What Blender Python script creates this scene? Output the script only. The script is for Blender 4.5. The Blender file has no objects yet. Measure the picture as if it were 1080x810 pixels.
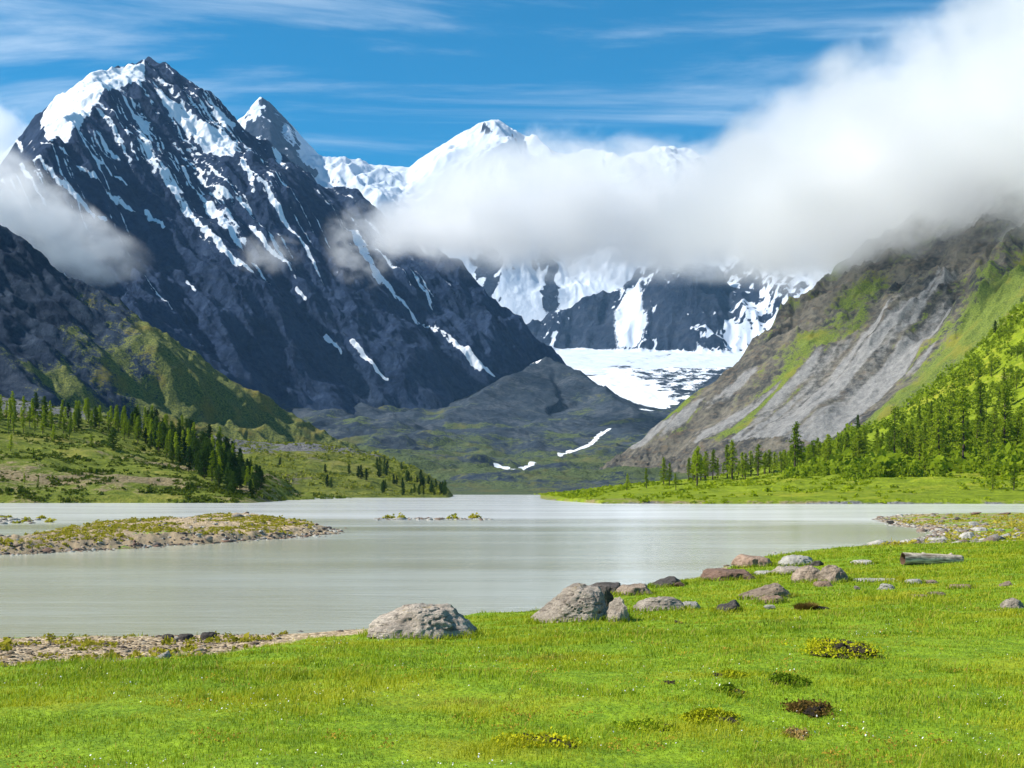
import bpy, math, random
import numpy as np
from mathutils import Vector

random.seed(7)
RNG = np.random.default_rng(7)
SC = bpy.context.scene
COL = SC.collection

# ------------------------------------------------------------------ camera
F = 1440.0            # focal length in photo pixels
HZ = 519.0            # horizon row of the photo
CAMZ = 2.3            # eye height above the lake
cam_d = bpy.data.cameras.new('camera')
cam_d.sensor_width = 36.0
cam_d.lens = 36.0 * F / 1080.0
cam_d.shift_y = (HZ - 405.0) / 1080.0
cam_d.clip_start = 0.1
cam_d.clip_end = 60000
cam = bpy.data.objects.new('camera', cam_d)
COL.objects.link(cam)
cam.location = (0, 0, CAMZ)
cam.rotation_euler = (math.radians(90), 0, 0)
SC.camera = cam

# ------------------------------------------------------------------ sky, sun, exposure
SUN_EL = math.radians(41)
SUN_AZ = math.radians(-92)      # measured from +Y towards +X
SUN_DIR = Vector((math.sin(SUN_AZ) * math.cos(SUN_EL), math.cos(SUN_AZ) * math.cos(SUN_EL), math.sin(SUN_EL)))
sun_d = bpy.data.lights.new('sun', 'SUN')
sun_d.energy = 4.6
sun_d.angle = math.radians(0.5)
sun_d.color = (1.0, 0.955, 0.88)
sun = bpy.data.objects.new('sun', sun_d)
COL.objects.link(sun)
sun.location = (-60, 10, 80)
sun.rotation_euler = (-SUN_DIR).to_track_quat('-Z', 'Y').to_euler()

SC.view_settings.view_transform = 'Standard'
SC.view_settings.look = 'None'
SC.view_settings.exposure = 0.82
SC.view_settings.gamma = 1.0
SC.view_settings.use_curve_mapping = False
SC.render.engine = 'CYCLES'
SC.cycles.use_denoising = True
try:
    SC.cycles.denoiser = 'OPENIMAGEDENOISE'
except Exception:
    pass
SC.cycles.max_bounces = 16
SC.cycles.diffuse_bounces = 3
SC.cycles.glossy_bounces = 3
SC.cycles.transmission_bounces = 4
SC.cycles.transparent_max_bounces = 16
SC.cycles.volume_bounces = 12
SC.cycles.volume_max_steps = 128
SC.cycles.sample_clamp_indirect = 6.0


class G:
    """small helper for building node graphs"""
    def __init__(self, tree):
        self.t = tree
        self.n = tree.nodes
        self.l = tree.links

    def node(self, typ, **kw):
        nd = self.n.new(typ)
        for k, v in kw.items():
            setattr(nd, k, v)
        return nd

    def put(self, sock, v):
        if v is None:
            return
        if hasattr(v, 'is_output') or isinstance(v, bpy.types.NodeSocket):
            self.l.new(v, sock)
        else:
            if isinstance(v, (tuple, list)) and len(v) == 3 and sock.type == 'RGBA':
                v = (*v, 1.0)
            sock.default_value = v

    def math(self, op, a, b=None, c=None, clamp=False):
        nd = self.node('ShaderNodeMath', operation=op, use_clamp=clamp)
        self.put(nd.inputs[0], a)
        self.put(nd.inputs[1], b)
        self.put(nd.inputs[2], c)
        return nd.outputs[0]

    def vmath(self, op, a, b=None):
        nd = self.node('ShaderNodeVectorMath', operation=op)
        self.put(nd.inputs[0], a)
        self.put(nd.inputs[1], b)
        return nd.outputs[0]

    def sep(self, v):
        nd = self.node('ShaderNodeSeparateXYZ')
        self.put(nd.inputs[0], v)
        return nd.outputs

    def comb(self, x, y, z):
        nd = self.node('ShaderNodeCombineXYZ')
        for i, v in enumerate((x, y, z)):
            self.put(nd.inputs[i], v)
        return nd.outputs[0]

    def mapping(self, v, loc=(0, 0, 0), rot=(0, 0, 0), scale=(1, 1, 1)):
        nd = self.node('ShaderNodeMapping')
        self.put(nd.inputs['Vector'], v)
        nd.inputs['Location'].default_value = loc
        nd.inputs['Rotation'].default_value = rot
        nd.inputs['Scale'].default_value = scale
        return nd.outputs[0]

    def noise(self, v, scale=1.0, detail=4.0, rough=0.55, lac=2.0, dist=0.0, typ='FBM', color=False):
        nd = self.node('ShaderNodeTexNoise')
        nd.noise_type = typ
        self.put(nd.inputs['Vector'], v)
        nd.inputs['Scale'].default_value = scale
        nd.inputs['Detail'].default_value = detail
        nd.inputs['Roughness'].default_value = rough
        nd.inputs['Lacunarity'].default_value = lac
        nd.inputs['Distortion'].default_value = dist
        return nd.outputs['Color' if color else 0]

    def voro(self, v, scale=1.0, feature='F1', rand=1.0, out='Distance'):
        nd = self.node('ShaderNodeTexVoronoi')
        nd.feature = feature
        self.put(nd.inputs['Vector'], v)
        nd.inputs['Scale'].default_value = scale
        nd.inputs['Randomness'].default_value = rand
        return nd.outputs[out]

    def ramp(self, v, stops, interp='LINEAR'):
        nd = self.node('ShaderNodeValToRGB')
        nd.color_ramp.interpolation = interp
        el = nd.color_ramp.elements
        while len(el) < len(stops):
            el.new(0.5)
        for e, (p, c) in zip(el, stops):
            e.position = p
            e.color = (c, c, c, 1) if isinstance(c, (int, float)) else (*c, 1)
        self.put(nd.inputs[0], v)
        return nd.outputs[0]

    def step(self, v, a, b):
        nd = self.node('ShaderNodeMapRange', interpolation_type='SMOOTHSTEP')
        self.put(nd.inputs[0], v)
        nd.inputs[1].default_value = a
        nd.inputs[2].default_value = b
        nd.inputs[3].default_value = 0
        nd.inputs[4].default_value = 1
        return nd.outputs[0]

    def mix(self, f, a, b, typ='MIX'):
        nd = self.node('ShaderNodeMix', data_type='RGBA', blend_type=typ)
        self.put(nd.inputs[0], f)
        self.put(nd.inputs[6], a)
        self.put(nd.inputs[7], b)
        return nd.outputs[2]

    def attr(self, name):
        nd = self.node('ShaderNodeAttribute', attribute_name=name)
        return nd.outputs['Fac']

    def pos(self):
        return self.node('ShaderNodeNewGeometry').outputs['Position']

    def bump(self, h, strength=1.0, dist=1.0, normal=None):
        nd = self.node('ShaderNodeBump')
        nd.inputs['Strength'].default_value = strength
        nd.inputs['Distance'].default_value = dist
        self.put(nd.inputs['Height'], h)
        self.put(nd.inputs['Normal'], normal)
        return nd.outputs[0]


def new_mat(name):
    m = bpy.data.materials.new(name)
    m.use_nodes = True
    m.node_tree.nodes.clear()
    g = G(m.node_tree)
    out = g.node('ShaderNodeOutputMaterial')
    return m, g, out


def principled(g, out, color, rough=0.9, normal=None, spec=0.3, **kw):
    p = g.node('ShaderNodeBsdfPrincipled')
    g.put(p.inputs['Base Color'], color)
    g.put(p.inputs['Roughness'], rough)
    p.inputs['Specular IOR Level'].default_value = spec
    g.put(p.inputs['Normal'], normal)
    for k, v in kw.items():
        g.put(p.inputs[k], v)
    g.l.new(p.outputs[0], out.inputs['Surface'])
    return p


# world: Nishita sky with thin cirrus
world = bpy.data.worlds.new('World')
SC.world = world
world.use_nodes = True
world.node_tree.nodes.clear()
g = G(world.node_tree)
wout = g.node('ShaderNodeOutputWorld')
bg = g.node('ShaderNodeBackground')
sky = g.node('ShaderNodeTexSky')
sky.sky_type = 'NISHITA'
sky.sun_disc = False
sky.sun_elevation = SUN_EL
sky.sun_rotation = SUN_AZ % (2 * math.pi)
sky.altitude = 2000
sky.air_density = 1.0
sky.dust_density = 0.3
sky.ozone_density = 2.0
hsv = g.node('ShaderNodeHueSaturation')
hsv.inputs['Hue'].default_value = 0.486
hsv.inputs['Saturation'].default_value = 1.85
hsv.inputs['Value'].default_value = 0.84
g.l.new(sky.outputs[0], hsv.inputs['Color'])
tc = g.node('ShaderNodeTexCoord').outputs['Generated']
sx, sy, sz = g.sep(tc)[:3]
zz = g.math('ADD', g.math('MAXIMUM', sz, 0.0), 0.10)
px_ = g.math('DIVIDE', sx, zz)
py_ = g.math('DIVIDE', sy, zz)
cv = g.comb(px_, py_, 0.0)
cv2 = g.mapping(cv, loc=(3.3, 6.4, 0), rot=(0, 0, -0.06), scale=(0.55, 1.9, 1))
c1 = g.noise(cv2, 1.5, 9, 0.62, dist=0.6)
c2 = g.noise(g.mapping(cv, loc=(4.3, 3.7, 0), scale=(0.35, 0.6, 1)), 1.0, 3, 0.5)
cir = g.math('MULTIPLY', g.step(c1, 0.44, 0.76), g.step(c2, 0.27, 0.52))
cir = g.math('MULTIPLY', cir, 0.62)
cir = g.math('MULTIPLY', cir, g.step(sz, 0.02, 0.12))
wcol = g.mix(cir, hsv.outputs[0], (5.6, 6.4, 7.2))
g.l.new(wcol, bg.inputs['Color'])
bg.inputs['Strength'].default_value = 0.092
g.l.new(bg.outputs[0], wout.inputs['Surface'])

# ------------------------------------------------------------------ noise in numpy
_perm = np.random.default_rng(11).permutation(256).astype(np.int32)
_perm = np.concatenate([_perm, _perm])
_ga = np.arange(256) / 256.0 * 2 * np.pi
_gx = np.cos(_ga).astype(np.float32)
_gy = np.sin(_ga).astype(np.float32)


def gn(x, y, seed=0):
    x = np.asarray(x, dtype=np.float64) + seed * 17.31
    y = np.asarray(y, dtype=np.float64) + seed * 9.77
    xf = np.floor(x)
    yf = np.floor(y)
    xi = xf.astype(np.int32) & 255
    yi = yf.astype(np.int32) & 255
    fx = (x - xf).astype(np.float32)
    fy = (y - yf).astype(np.float32)
    u = fx * fx * fx * (fx * (fx * 6 - 15) + 10)
    v = fy * fy * fy * (fy * (fy * 6 - 15) + 10)
    xi1 = (xi + 1) & 255
    yi1 = (yi + 1) & 255
    def gr(a, b, dx, dy):
        h = _perm[_perm[a] + b]
        return _gx[h] * dx + _gy[h] * dy
    n00 = gr(xi, yi, fx, fy)
    n10 = gr(xi1, yi, fx - 1, fy)
    n01 = gr(xi, yi1, fx, fy - 1)
    n11 = gr(xi1, yi1, fx - 1, fy - 1)
    a = n00 + u * (n10 - n00)
    b = n01 + u * (n11 - n01)
    return (a + v * (b - a)) * 1.5


def fbm(x, y, o=4, seed=0, gain=0.5):
    s = 0.0
    a = 1.0
    for i in range(o):
        s = s + a * gn(x, y, seed + i * 3)
        x = x * 2.03
        y = y * 2.03
        a *= gain
    return s


def rid(x, y, o=4, seed=0, gain=0.5):
    """ridged noise, about -1..1 with sharp crests"""
    s = 0.0
    a = 1.0
    w = 1.0
    for i in range(o):
        n = 1.0 - 2.0 * np.abs(gn(x, y, seed + i * 5))
        s = s + a * n * w
        w = np.clip(0.5 + 0.5 * n, 0.15, 1)
        x = x * 2.07
        y = y * 2.07
        a *= gain
    return s


def sstep(x, a, b):
    t = np.clip((x - a) / (b - a), 0, 1)
    return t * t * (3 - 2 * t)


def smin(a, b, k):
    h = np.clip(0.5 + 0.5 * (b - a) / k, 0, 1)
    return b + (a - b) * h - k * h * (1 - h)


def smax(a, b, k):
    return -smin(-a, -b, k)


# ------------------------------------------------------------------ points and terrain sheets
def P(px, py, D):
    """the place seen at a photo pixel, D metres away"""
    return np.array([(px - 540.0) / F * D, D, CAMZ + (HZ - py) / F * D])


def P0(px, py, z=0.0):
    return P(px, py, (CAMZ - z) * F / (py - HZ))


def sheet(t0, t1, n, D0, D1, m, log=True):
    t = np.linspace((t0 - 540.0) / F, (t1 - 540.0) / F, n)
    D = np.geomspace(D0, D1, m) if log else np.linspace(D0, D1, m)
    return t[None, :] * D[:, None], np.repeat(D[:, None], n, 1)


def hit(S, px, py):
    """first point of a sheet (X, Y, Z) seen at a photo pixel"""
    X, Y, Z = S
    t = X[0] / Y[0]
    j = int(np.argmin(np.abs(t - (px - 540.0) / F)))
    rows = HZ - F * (Z[:, j] - CAMZ) / Y[:, j]
    ok = np.nonzero(rows <= py)[0]
    i = ok[0] if len(ok) else int(np.argmin(rows))
    return np.array([X[i, j], Y[i, j]])


def seg_dist(X, Y, pts):
    """distance in plan to a polyline, and the position along it (0..1)"""
    best = np.full(X.shape, 1e12)
    pos = np.zeros(X.shape)
    pts = np.asarray(pts, float)
    n = len(pts) - 1
    for i in range(n):
        a, b = pts[i], pts[i + 1]
        d = b - a
        L = max(d @ d, 1e-9)
        t = np.clip(((X - a[0]) * d[0] + (Y - a[1]) * d[1]) / L, 0, 1)
        q = (X - a[0] - t * d[0]) ** 2 + (Y - a[1] - t * d[1]) ** 2
        k = q < best
        best = np.where(k, q, best)
        pos = np.where(k, (i + t) / n, pos)
    return np.sqrt(best), pos


def inside(X, Y, pts):
    pts = np.asarray(pts, float)
    c = np.zeros(X.shape, bool)
    n = len(pts)
    for i in range(n):
        x1, y1 = pts[i]
        x2, y2 = pts[(i + 1) % n]
        if y1 == y2:
            continue
        k = ((y1 > Y) != (y2 > Y)) & (X < (x2 - x1) * (Y - y1) / (y2 - y1) + x1)
        c ^= k
    return c


def sdf(X, Y, pts):
    pts = np.asarray(pts, float)
    d, _ = seg_dist(X, Y, np.vstack([pts, pts[:1]]))
    return np.where(inside(X, Y, pts), d, -d)


def raw_mesh(name, V, Q, nper, mats, attrs=None, smooth=True, midx=None):
    me = bpy.data.meshes.new(name)
    V = np.asarray(V, np.float32)
    Q = np.asarray(Q, np.int32).reshape(-1)
    nf = len(Q) // nper
    me.vertices.add(len(V))
    me.vertices.foreach_set('co', V.reshape(-1))
    me.loops.add(len(Q))
    me.loops.foreach_set('vertex_index', Q)
    me.polygons.add(nf)
    me.polygons.foreach_set('loop_start', np.arange(0, nf * nper, nper, dtype=np.int32))
    me.polygons.foreach_set('use_smooth', np.full(nf, bool(smooth)))
    for m in (mats if isinstance(mats, (list, tuple)) else [mats]):
        me.materials.append(m)
    if midx is not None:
        me.polygons.foreach_set('material_index', np.asarray(midx, np.int32))
    for k, a in (attrs or {}).items():
        a = np.asarray(a, np.float32)
        if a.ndim == 2 and a.shape[1] == 3:
            at = me.attributes.new(k, 'FLOAT_VECTOR', 'POINT')
            at.data.foreach_set('vector', a.reshape(-1))
        else:
            at = me.attributes.new(k, 'FLOAT', 'POINT')
            at.data.foreach_set('value', a.reshape(-1))
    me.update(calc_edges=True)
    return me


def link(name, me, label=None, cat=None, group=None, kind=None, parent=None, loc=None):
    o = bpy.data.objects.new(name, me)
    COL.objects.link(o)
    tag(o, label, cat, group, kind)
    if parent is not None:
        o.parent = parent
    if loc is not None:
        o.location = loc
    return o


def tag(o, label=None, cat=None, group=None, kind=None):
    if label:
        o['label'] = label
    if cat:
        o['category'] = cat
    if group:
        o['group'] = group
    if kind:
        o['kind'] = kind


def terrain(name, X, Y, Z, mat, attrs=None, label=None, cat=None, kind='structure'):
    m, n = X.shape
    V = np.stack([X, Y, Z], -1).reshape(-1, 3)
    i = np.arange(m * n, dtype=np.int32).reshape(m, n)
    Q = np.stack([i[:-1, :-1], i[:-1, 1:], i[1:, 1:], i[1:, :-1]], -1)
    me = raw_mesh(name, V, Q, 4, mat, {k: np.broadcast_to(a, X.shape) for k, a in (attrs or {}).items()})
    return link(name, me, label, cat, None, kind)


def paint(S, X, Y, strokes):
    """snow tongues and the like: each stroke is a chain of places on the slope with a width in metres"""
    out = np.zeros(X.shape)
    for pts, w0, w1 in strokes:
        W = [hit(S, *p) for p in pts]
        A = np.array(W)
        pad = max(w0, w1) * 2.0
        box = (X > A[:, 0].min() - pad) & (X < A[:, 0].max() + pad) & (Y > A[:, 1].min() - pad) & (Y < A[:, 1].max() + pad)
        if not box.any():
            continue
        d, s = seg_dist(X[box], Y[box], A)
        v = np.clip(1.0 - d / (w0 + (w1 - w0) * s) * 0.5, 0, 1)
        out[box] = np.maximum(out[box], v)
    return out


def patch(S, X, Y, pts, soft):
    W = [hit(S, *p) for p in pts]
    return np.clip(0.5 + sdf(X, Y, W) / soft, 0, 1)


# ------------------------------------------------------------------ materials of the setting
def alpine_mat(name, rock=((0.022, 0.026, 0.036), (0.075, 0.078, 0.088)), veg=((0.055, 0.075, 0.018), (0.11, 0.13, 0.03)),
               scree=((0.14, 0.14, 0.15), (0.30, 0.29, 0.28)), sc=1.0, bump=6.0, rough=0.95, edge=1.0, snowc=(0.76, 0.79, 0.83)):
    m, g, out = new_mat(name)
    p = g.pos()
    n1 = g.noise(p, 0.010 * sc, 8, 0.62)
    n2 = g.noise(p, 0.055 * sc, 7, 0.68)
    n3 = g.noise(p, 0.25 * sc, 5, 0.7)
    col = g.mix(g.step(g.math('ADD', g.math('MULTIPLY', n1, 0.5), g.math('MULTIPLY', n2, 0.5)), 0.38, 0.64), rock[0], rock[1])
    rv = g.noise(g.mapping(p, loc=(40, 3, 0), scale=(1, 1, 2.5)), 0.03 * sc, 6, 0.6)
    col = g.mix(g.math('MULTIPLY', g.step(rv, 0.5, 0.7), 0.45), col, tuple(0.5 * (a + b) * k for a, b, k in zip(rock[0], rock[1], (1.9, 1.45, 1.05))))
    # scree
    sf = g.step(g.math('ADD', g.attr('scree'), g.math('MULTIPLY', g.math('SUBTRACT', n2, 0.5), 0.8)), 0.26, 0.80)
    scol = g.mix(g.step(g.math('ADD', g.math('MULTIPLY', n3, 0.45), g.math('MULTIPLY', n2, 0.55)), 0.32, 0.68), scree[0], scree[1])
    col = g.mix(sf, col, scol)
    # alpine turf
    vf = g.step(g.math('ADD', g.attr('veg'), g.math('ADD', g.math('MULTIPLY', g.math('SUBTRACT', n2, 0.5), 1.1), g.math('MULTIPLY', g.math('SUBTRACT', n3, 0.5), 0.55))), 0.40, 0.60)
    vcol = g.mix(g.step(n3, 0.36, 0.64), veg[0], veg[1])
    vcol = g.mix(g.math('MULTIPLY', g.step(n1, 0.50, 0.66), 0.6), vcol, tuple(0.5 * (a + b) * k for a, b, k in zip(veg[0], veg[1], (1.75, 1.15, 0.9))))
    col = g.mix(vf, col, vcol)
    # snow
    wf = g.step(g.math('ADD', g.attr('snow'), g.math('ADD', g.math('MULTIPLY', g.math('SUBTRACT', n2, 0.5), 0.62 * edge), g.math('MULTIPLY', g.math('SUBTRACT', n3, 0.5), 0.42 * edge))), 0.46, 0.54)
    n4 = g.noise(p, 0.02 * sc, 4, 0.5)
    sncol = g.mix(g.math('MULTIPLY', g.step(n4, 0.5, 0.75), 0.25), snowc, tuple(c * 0.8 for c in snowc))
    col = g.mix(wf, col, sncol)
    h = g.math('ADD', g.math('MULTIPLY', n2, 1.0), g.math('MULTIPLY', n3, 0.35))
    st = g.math('SUBTRACT', 1.0, g.math('MULTIPLY', wf, 0.75))
    bm = g.node('ShaderNodeBump')
    bm.inputs['Distance'].default_value = bump / sc
    g.put(bm.inputs['Height'], h)
    g.put(bm.inputs['Strength'], st)
    principled(g, out, col, rough, bm.outputs[0], spec=0.15)
    return m


def meadow_mat(name, a, b, c, bare, sc=1.0, bump=0.5, rockc=((0.10, 0.10, 0.105), (0.25, 0.24, 0.23))):
    """far meadows: two greens, a dry tone and bare soil or stones from the 'bare' value"""
    m, g, out = new_mat(name)
    p = g.pos()
    n1 = g.noise(p, 0.03 * sc, 6, 0.6)
    n2 = g.noise(p, 0.22 * sc, 6, 0.65)
    n3 = g.noise(p, 1.3 * sc, 4, 0.7)
    col = g.mix(g.step(g.math('ADD', g.math('MULTIPLY', n2, 0.6), g.math('MULTIPLY', n3, 0.4)), 0.36, 0.62), a, b)
    col = g.mix(g.math('MULTIPLY', g.step(g.math('ADD', g.math('MULTIPLY', n1, 0.6), g.math('MULTIPLY', n2, 0.4)), 0.50, 0.66), 0.75), col, c)
    bf = g.step(g.math('ADD', g.attr('bare'), g.math('ADD', g.math('MULTIPLY', g.math('SUBTRACT', n2, 0.5), 0.9), g.math('MULTIPLY', g.math('SUBTRACT', n3, 0.5), 0.6))), 0.42, 0.6)
    bcol = g.mix(g.step(n3, 0.38, 0.62), bare[0], bare[1])
    col = g.mix(bf, col, bcol)
    rf = g.step(g.math('ADD', g.attr('scree'), g.math('MULTIPLY', g.math('SUBTRACT', n2, 0.5), 0.9)), 0.42, 0.58)
    rcol = g.mix(g.step(n3, 0.36, 0.64), rockc[0], rockc[1])
    col = g.mix(rf, col, rcol)
    h = g.math('ADD', g.math('MULTIPLY', n2, 1.0), g.math('MULTIPLY', n3, 0.4))
    principled(g, out, col, 0.95, g.bump(h, 1.0, bump / sc), spec=0.1)
    return m


def gullies(X, Y, fx, fy, lams, amps, seed, el=5.0, wa=0.35):
    """ribs and gullies running down the fall direction (fx, fy)"""
    L = math.hypot(fx, fy)
    fx, fy = fx / L, fy / L
    u = X * (-fy) + Y * fx
    v = X * fx + Y * fy
    out = []
    for k, (l, a) in enumerate(zip(lams, amps)):
        w = fbm(X / (l * 2.2), Y / (l * 2.2), 3, seed + 50 + k) * l * wa
        n = gn((u + w) / l, v / (l * el), seed + k * 7)
        r = 1.0 - 2.0 * np.abs(n)
        out.append(r * a)
    return out, u, v


def slope_of(X, Y, Z):
    m, n = X.shape
    zr = np.gradient(Z, axis=0)
    yr = np.gradient(Y, axis=0)
    t = X[0] / Y[0]
    zc = np.gradient(Z, axis=1) / (np.gradient(t)[None, :] * Y)   # dz/dx at constant y
    zy = zr / yr - zc * t[None, :]
    return zc, zy


# ------------------------------------------------------------------ the great dark peak on the left
def build_peak():
    X, Y = sheet(-260, 640, 900, 2650, 4700, 820, log=False)
    x0, y0, z0 = P(150, 64, 4200)
    Xw = X + 55 * fbm(X / 420, Y / 420, 4, 3)
    Yw = Y + 55 * fbm(X / 420, Y / 420, 4, 9)
    p1 = z0 - 0.65 * (Xw - x0) + 0.62 * (Yw - y0)
    p2 = z0 + 0.52 * (Xw - x0) + 0.541 * (Yw - y0)
    def front(x, y):
        return np.minimum(z0 - 0.65 * (x - x0) + 0.62 * (y - y0), z0 + 0.52 * (x - x0) + 0.541 * (y - y0))
    yr = np.interp(Xw, [-2600, -1390, -1137, -490, 83, 600], [4160, 4170, 4200, 4152, 3985, 3800])
    p3 = front(Xw, yr) - 0.95 * (Yw - yr)
    xl = np.interp(Yw, [2600, 3389, 4170, 4800], [-1030, -1190, -1345, -1470])
    xa = xl + 62.0
    xb = xl - 40.0
    p4 = z0 + 0.52 * (xa - x0) + 0.541 * (Yw - y0) + 0.86 * (Xw - xa)
    p4 = np.minimum(p4, z0 + 0.52 * (xa - x0) + 0.541 * (Yw - y0) + 0.86 * (xb - xa) + 1.5 * (Xw - xb))
    gl, u, v = gullies(X, Y, 0.65, -0.62, (430, 190, 85, 38), (46, 26, 13, 6), 21, 6.0)
    gl2, u2, v2 = gullies(X, Y, -0.4, -0.6, (160, 60), (12, 6), 31, 4.0)
    # a big rib that runs from the summit down the face
    fade = sstep(p1, 120, 420)
    low = 0.35 + 0.65 * fade
    face = p1 + (gl[0] + gl[1]) * low + (gl[2] + gl[3]) * (0.45 + 0.55 * fade)
    base = smin(face, p2 + gl2[0] + gl2[1], 18)
    Z = smin(base, p3 + gl[2], 14)
    Z = smin(Z, p4 + gl2[0] * 2, 14)
    rough = rid(X / 95, Y / 95, 5, 41, 0.55) * 9 + fbm(X / 30, Y / 30, 3, 44) * 3.0
    Z = Z + rough * (0.35 + 0.65 * fade)
    # buttresses low on the face, turfed spurs and talus between them
    Z = Z + (1 - fade) * (rid(X / 260, Y / 260, 4, 61) * 13)
    S = (X, Y, Z)
    # snow: caught in gullies high on the face
    alt = sstep(Z, 280, 700)
    blot = fbm(X / 170, Y / 170, 3, 71)
    wu = u + 12 * fbm(X / 160, Y / 160, 3, 72)
    st = 0.70 * gn(wu / 26, v / 520, 75) + 0.75 * gn(wu / 11.5, v / 300, 76) + 0.28 * gn(wu / 6.0, v / 90, 77)
    grit = fbm(X / 14, Y / 14, 3, 78)
    ribn = sstep(X, x0 + 20, x0 + 120) * sstep(X, x0 + 560, x0 + 380) * sstep(Z, 700, 900)
    snow = 0.50 * st + 0.20 * blot - 0.42 * (1 - alt) + 0.08 * grit + ribn * (0.08 + 0.22 * grit) - 0.06 * gl[1] / 26
    snow = 0.46 + (snow - np.quantile(snow[Z > 620], 0.875)) * 0.85
    snow = np.where(Z < 300, snow - 0.3, snow)
    snow = np.maximum(snow, paint(S, X, Y, [
        ([(374, 236), (385, 268), (398, 292), (425, 318), (452, 345), (480, 364), (504, 383)], 15, 12),
        ([(372, 232), (388, 275)], 14, 16),
        ([(505, 384), (520, 396)], 14, 6),
        ([(372, 362), (385, 378), (398, 392), (408, 400)], 8, 6),
        ([(343, 356), (360, 374)], 7, 4),
        ([(40, 166), (60, 190), (85, 212), (110, 232)], 12, 8),
        ([(66, 158), (95, 185), (125, 212), (142, 224)], 11, 7),
        ([(98, 165), (120, 186), (132, 194)], 9, 5),
        ([(106, 144), (125, 168)], 14, 7),
        ([(148, 128), (152, 150), (162, 172), (176, 192), (188, 208)], 26, 13),
        ([(168, 172), (190, 200), (184, 206)], 16, 9),
        ([(195, 218), (215, 240), (235, 262), (252, 278), (266, 286)], 13, 8),
        ([(225, 218), (240, 238), (256, 256)], 22, 16),
        ([(238, 225), (250, 245)], 26, 20),
        ([(232, 200), (262, 222)], 18, 10),
        ([(280, 185), (292, 215), (302, 236)], 18, 8),
        ([(255, 165), (268, 200)], 12, 9),
        ([(292, 140), (304, 176)], 16, 10),
        ([(265, 240), (282, 262), (300, 275)], 9, 6),
        ([(155, 226), (172, 240)], 9, 5), ([(313, 306), (322, 316)], 7, 4), ([(198, 298), (206, 306)], 6, 4),
    ]) * (0.80 + 0.22 * grit + 0.50 * st))
    big = np.maximum(patch(S, X, Y, [(152, 58), (118, 64), (86, 80), (56, 102), (42, 128), (50, 150), (78, 134), (100, 112), (128, 92), (153, 86)], 26),
                     patch(S, X, Y, [(160, 92), (178, 104), (196, 116), (214, 128), (236, 138), (252, 152), (246, 166), (226, 164), (206, 148), (188, 132), (172, 112)], 40))
    big = np.maximum(big, 0.85 * patch(S, X, Y, [(222, 104), (234, 116), (250, 130), (240, 134), (224, 122)], 34))
    snow = np.maximum(snow, big * 0.95 + 0.14 * grit)
    snow = np.clip(snow, 0, 1)
    veg = sstep(Z, 330, 120) * 0.55 + 0.2 * fbm(X / 140, Y / 140, 3, 91) - 0.1
    scree = sstep(Z, 520, 200) * 0.35 + 0.35 * gn(u / 90, v / 900, 95)
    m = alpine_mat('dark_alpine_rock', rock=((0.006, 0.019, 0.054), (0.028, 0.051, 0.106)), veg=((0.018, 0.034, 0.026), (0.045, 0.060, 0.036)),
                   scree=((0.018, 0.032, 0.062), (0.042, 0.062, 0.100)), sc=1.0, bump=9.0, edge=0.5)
    terrain('mountain', X, Y, Z, m, {'snow': snow, 'veg': veg, 'scree': scree})
    return S


# ------------------------------------------------------------------ shaded spur in front of it
def build_spur():
    X, Y = sheet(-420, 620, 820, 640, 1900, 620)
    Xw = X + 22 * fbm(X / 170, Y / 170, 4, 103)
    Yw = Y + 22 * fbm(X / 170, Y / 170, 4, 109)
    xs, ys, zs = P(0, 222, 1500)
    prof = np.interp(Xw, [-1400, -562, -510, -448, -396, -354, -292, -219, -146, -73, 0, 200], [800, 306, 266, 220, 190, 163, 126, 85, 51, 17, -20, -90]) - 16
    p1 = prof + 0.36 * (Yw - 1500) + 15 * fbm(X / 130, Y / 130, 3, 117) * sstep(X, -480, -330)
    p3 = prof - 0.75 * (Yw - 1500)
    gl, u, v = gullies(X, Y, 0.76, -0.40, (230, 105, 48, 22), (40, 22, 10, 4.0), 121, 6.0, 0.30)
    right = sstep(X, -520, -300)
    amp = 0.35 + 0.65 * sstep(prof, 10, 170)
    top = 1 - 0.8 * np.exp(-((Yw - 1500) / 130.0) ** 2)
    Z = smin(p1 + top * amp * ((gl[0] - 12) * (0.35 + 0.65 * right) + (gl[1] - 7) * (0.5 + 0.5 * right)), p3 + 0.3 * gl[1], 10)
    cr = np.exp(-((Yw - 1500) / 260.0) ** 2)
    Z = Z + (gl[2] - 3) * (0.75 - 0.35 * cr) + (gl[3] - 1) * 0.8 + rid(X / 42, Y / 42, 4, 131, 0.55) * 4.2 * (0.3 + 0.7 * np.maximum(cr, right))
    S = (X, Y, Z)
    veg = 0.18 + 0.54 * right + 0.34 * fbm(X / 70, Y / 70, 4, 141) + 0.25 * gl[0] / 46 - 0.5 * sstep(Z, 130, 260)
    scree = 0.42 * sstep(X, -330, -520) * sstep(Y, 1480, 1200) + 0.35 * gn(u / 45, v / 600, 145) + 0.1
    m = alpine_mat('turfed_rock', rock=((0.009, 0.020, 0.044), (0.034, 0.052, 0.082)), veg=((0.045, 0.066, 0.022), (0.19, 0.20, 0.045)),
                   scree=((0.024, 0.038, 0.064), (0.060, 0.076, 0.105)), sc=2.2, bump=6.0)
    terrain('rocky_slope', X, Y, Z, m, {'snow': 0 * X, 'veg': veg, 'scree': scree})
    return S


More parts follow.
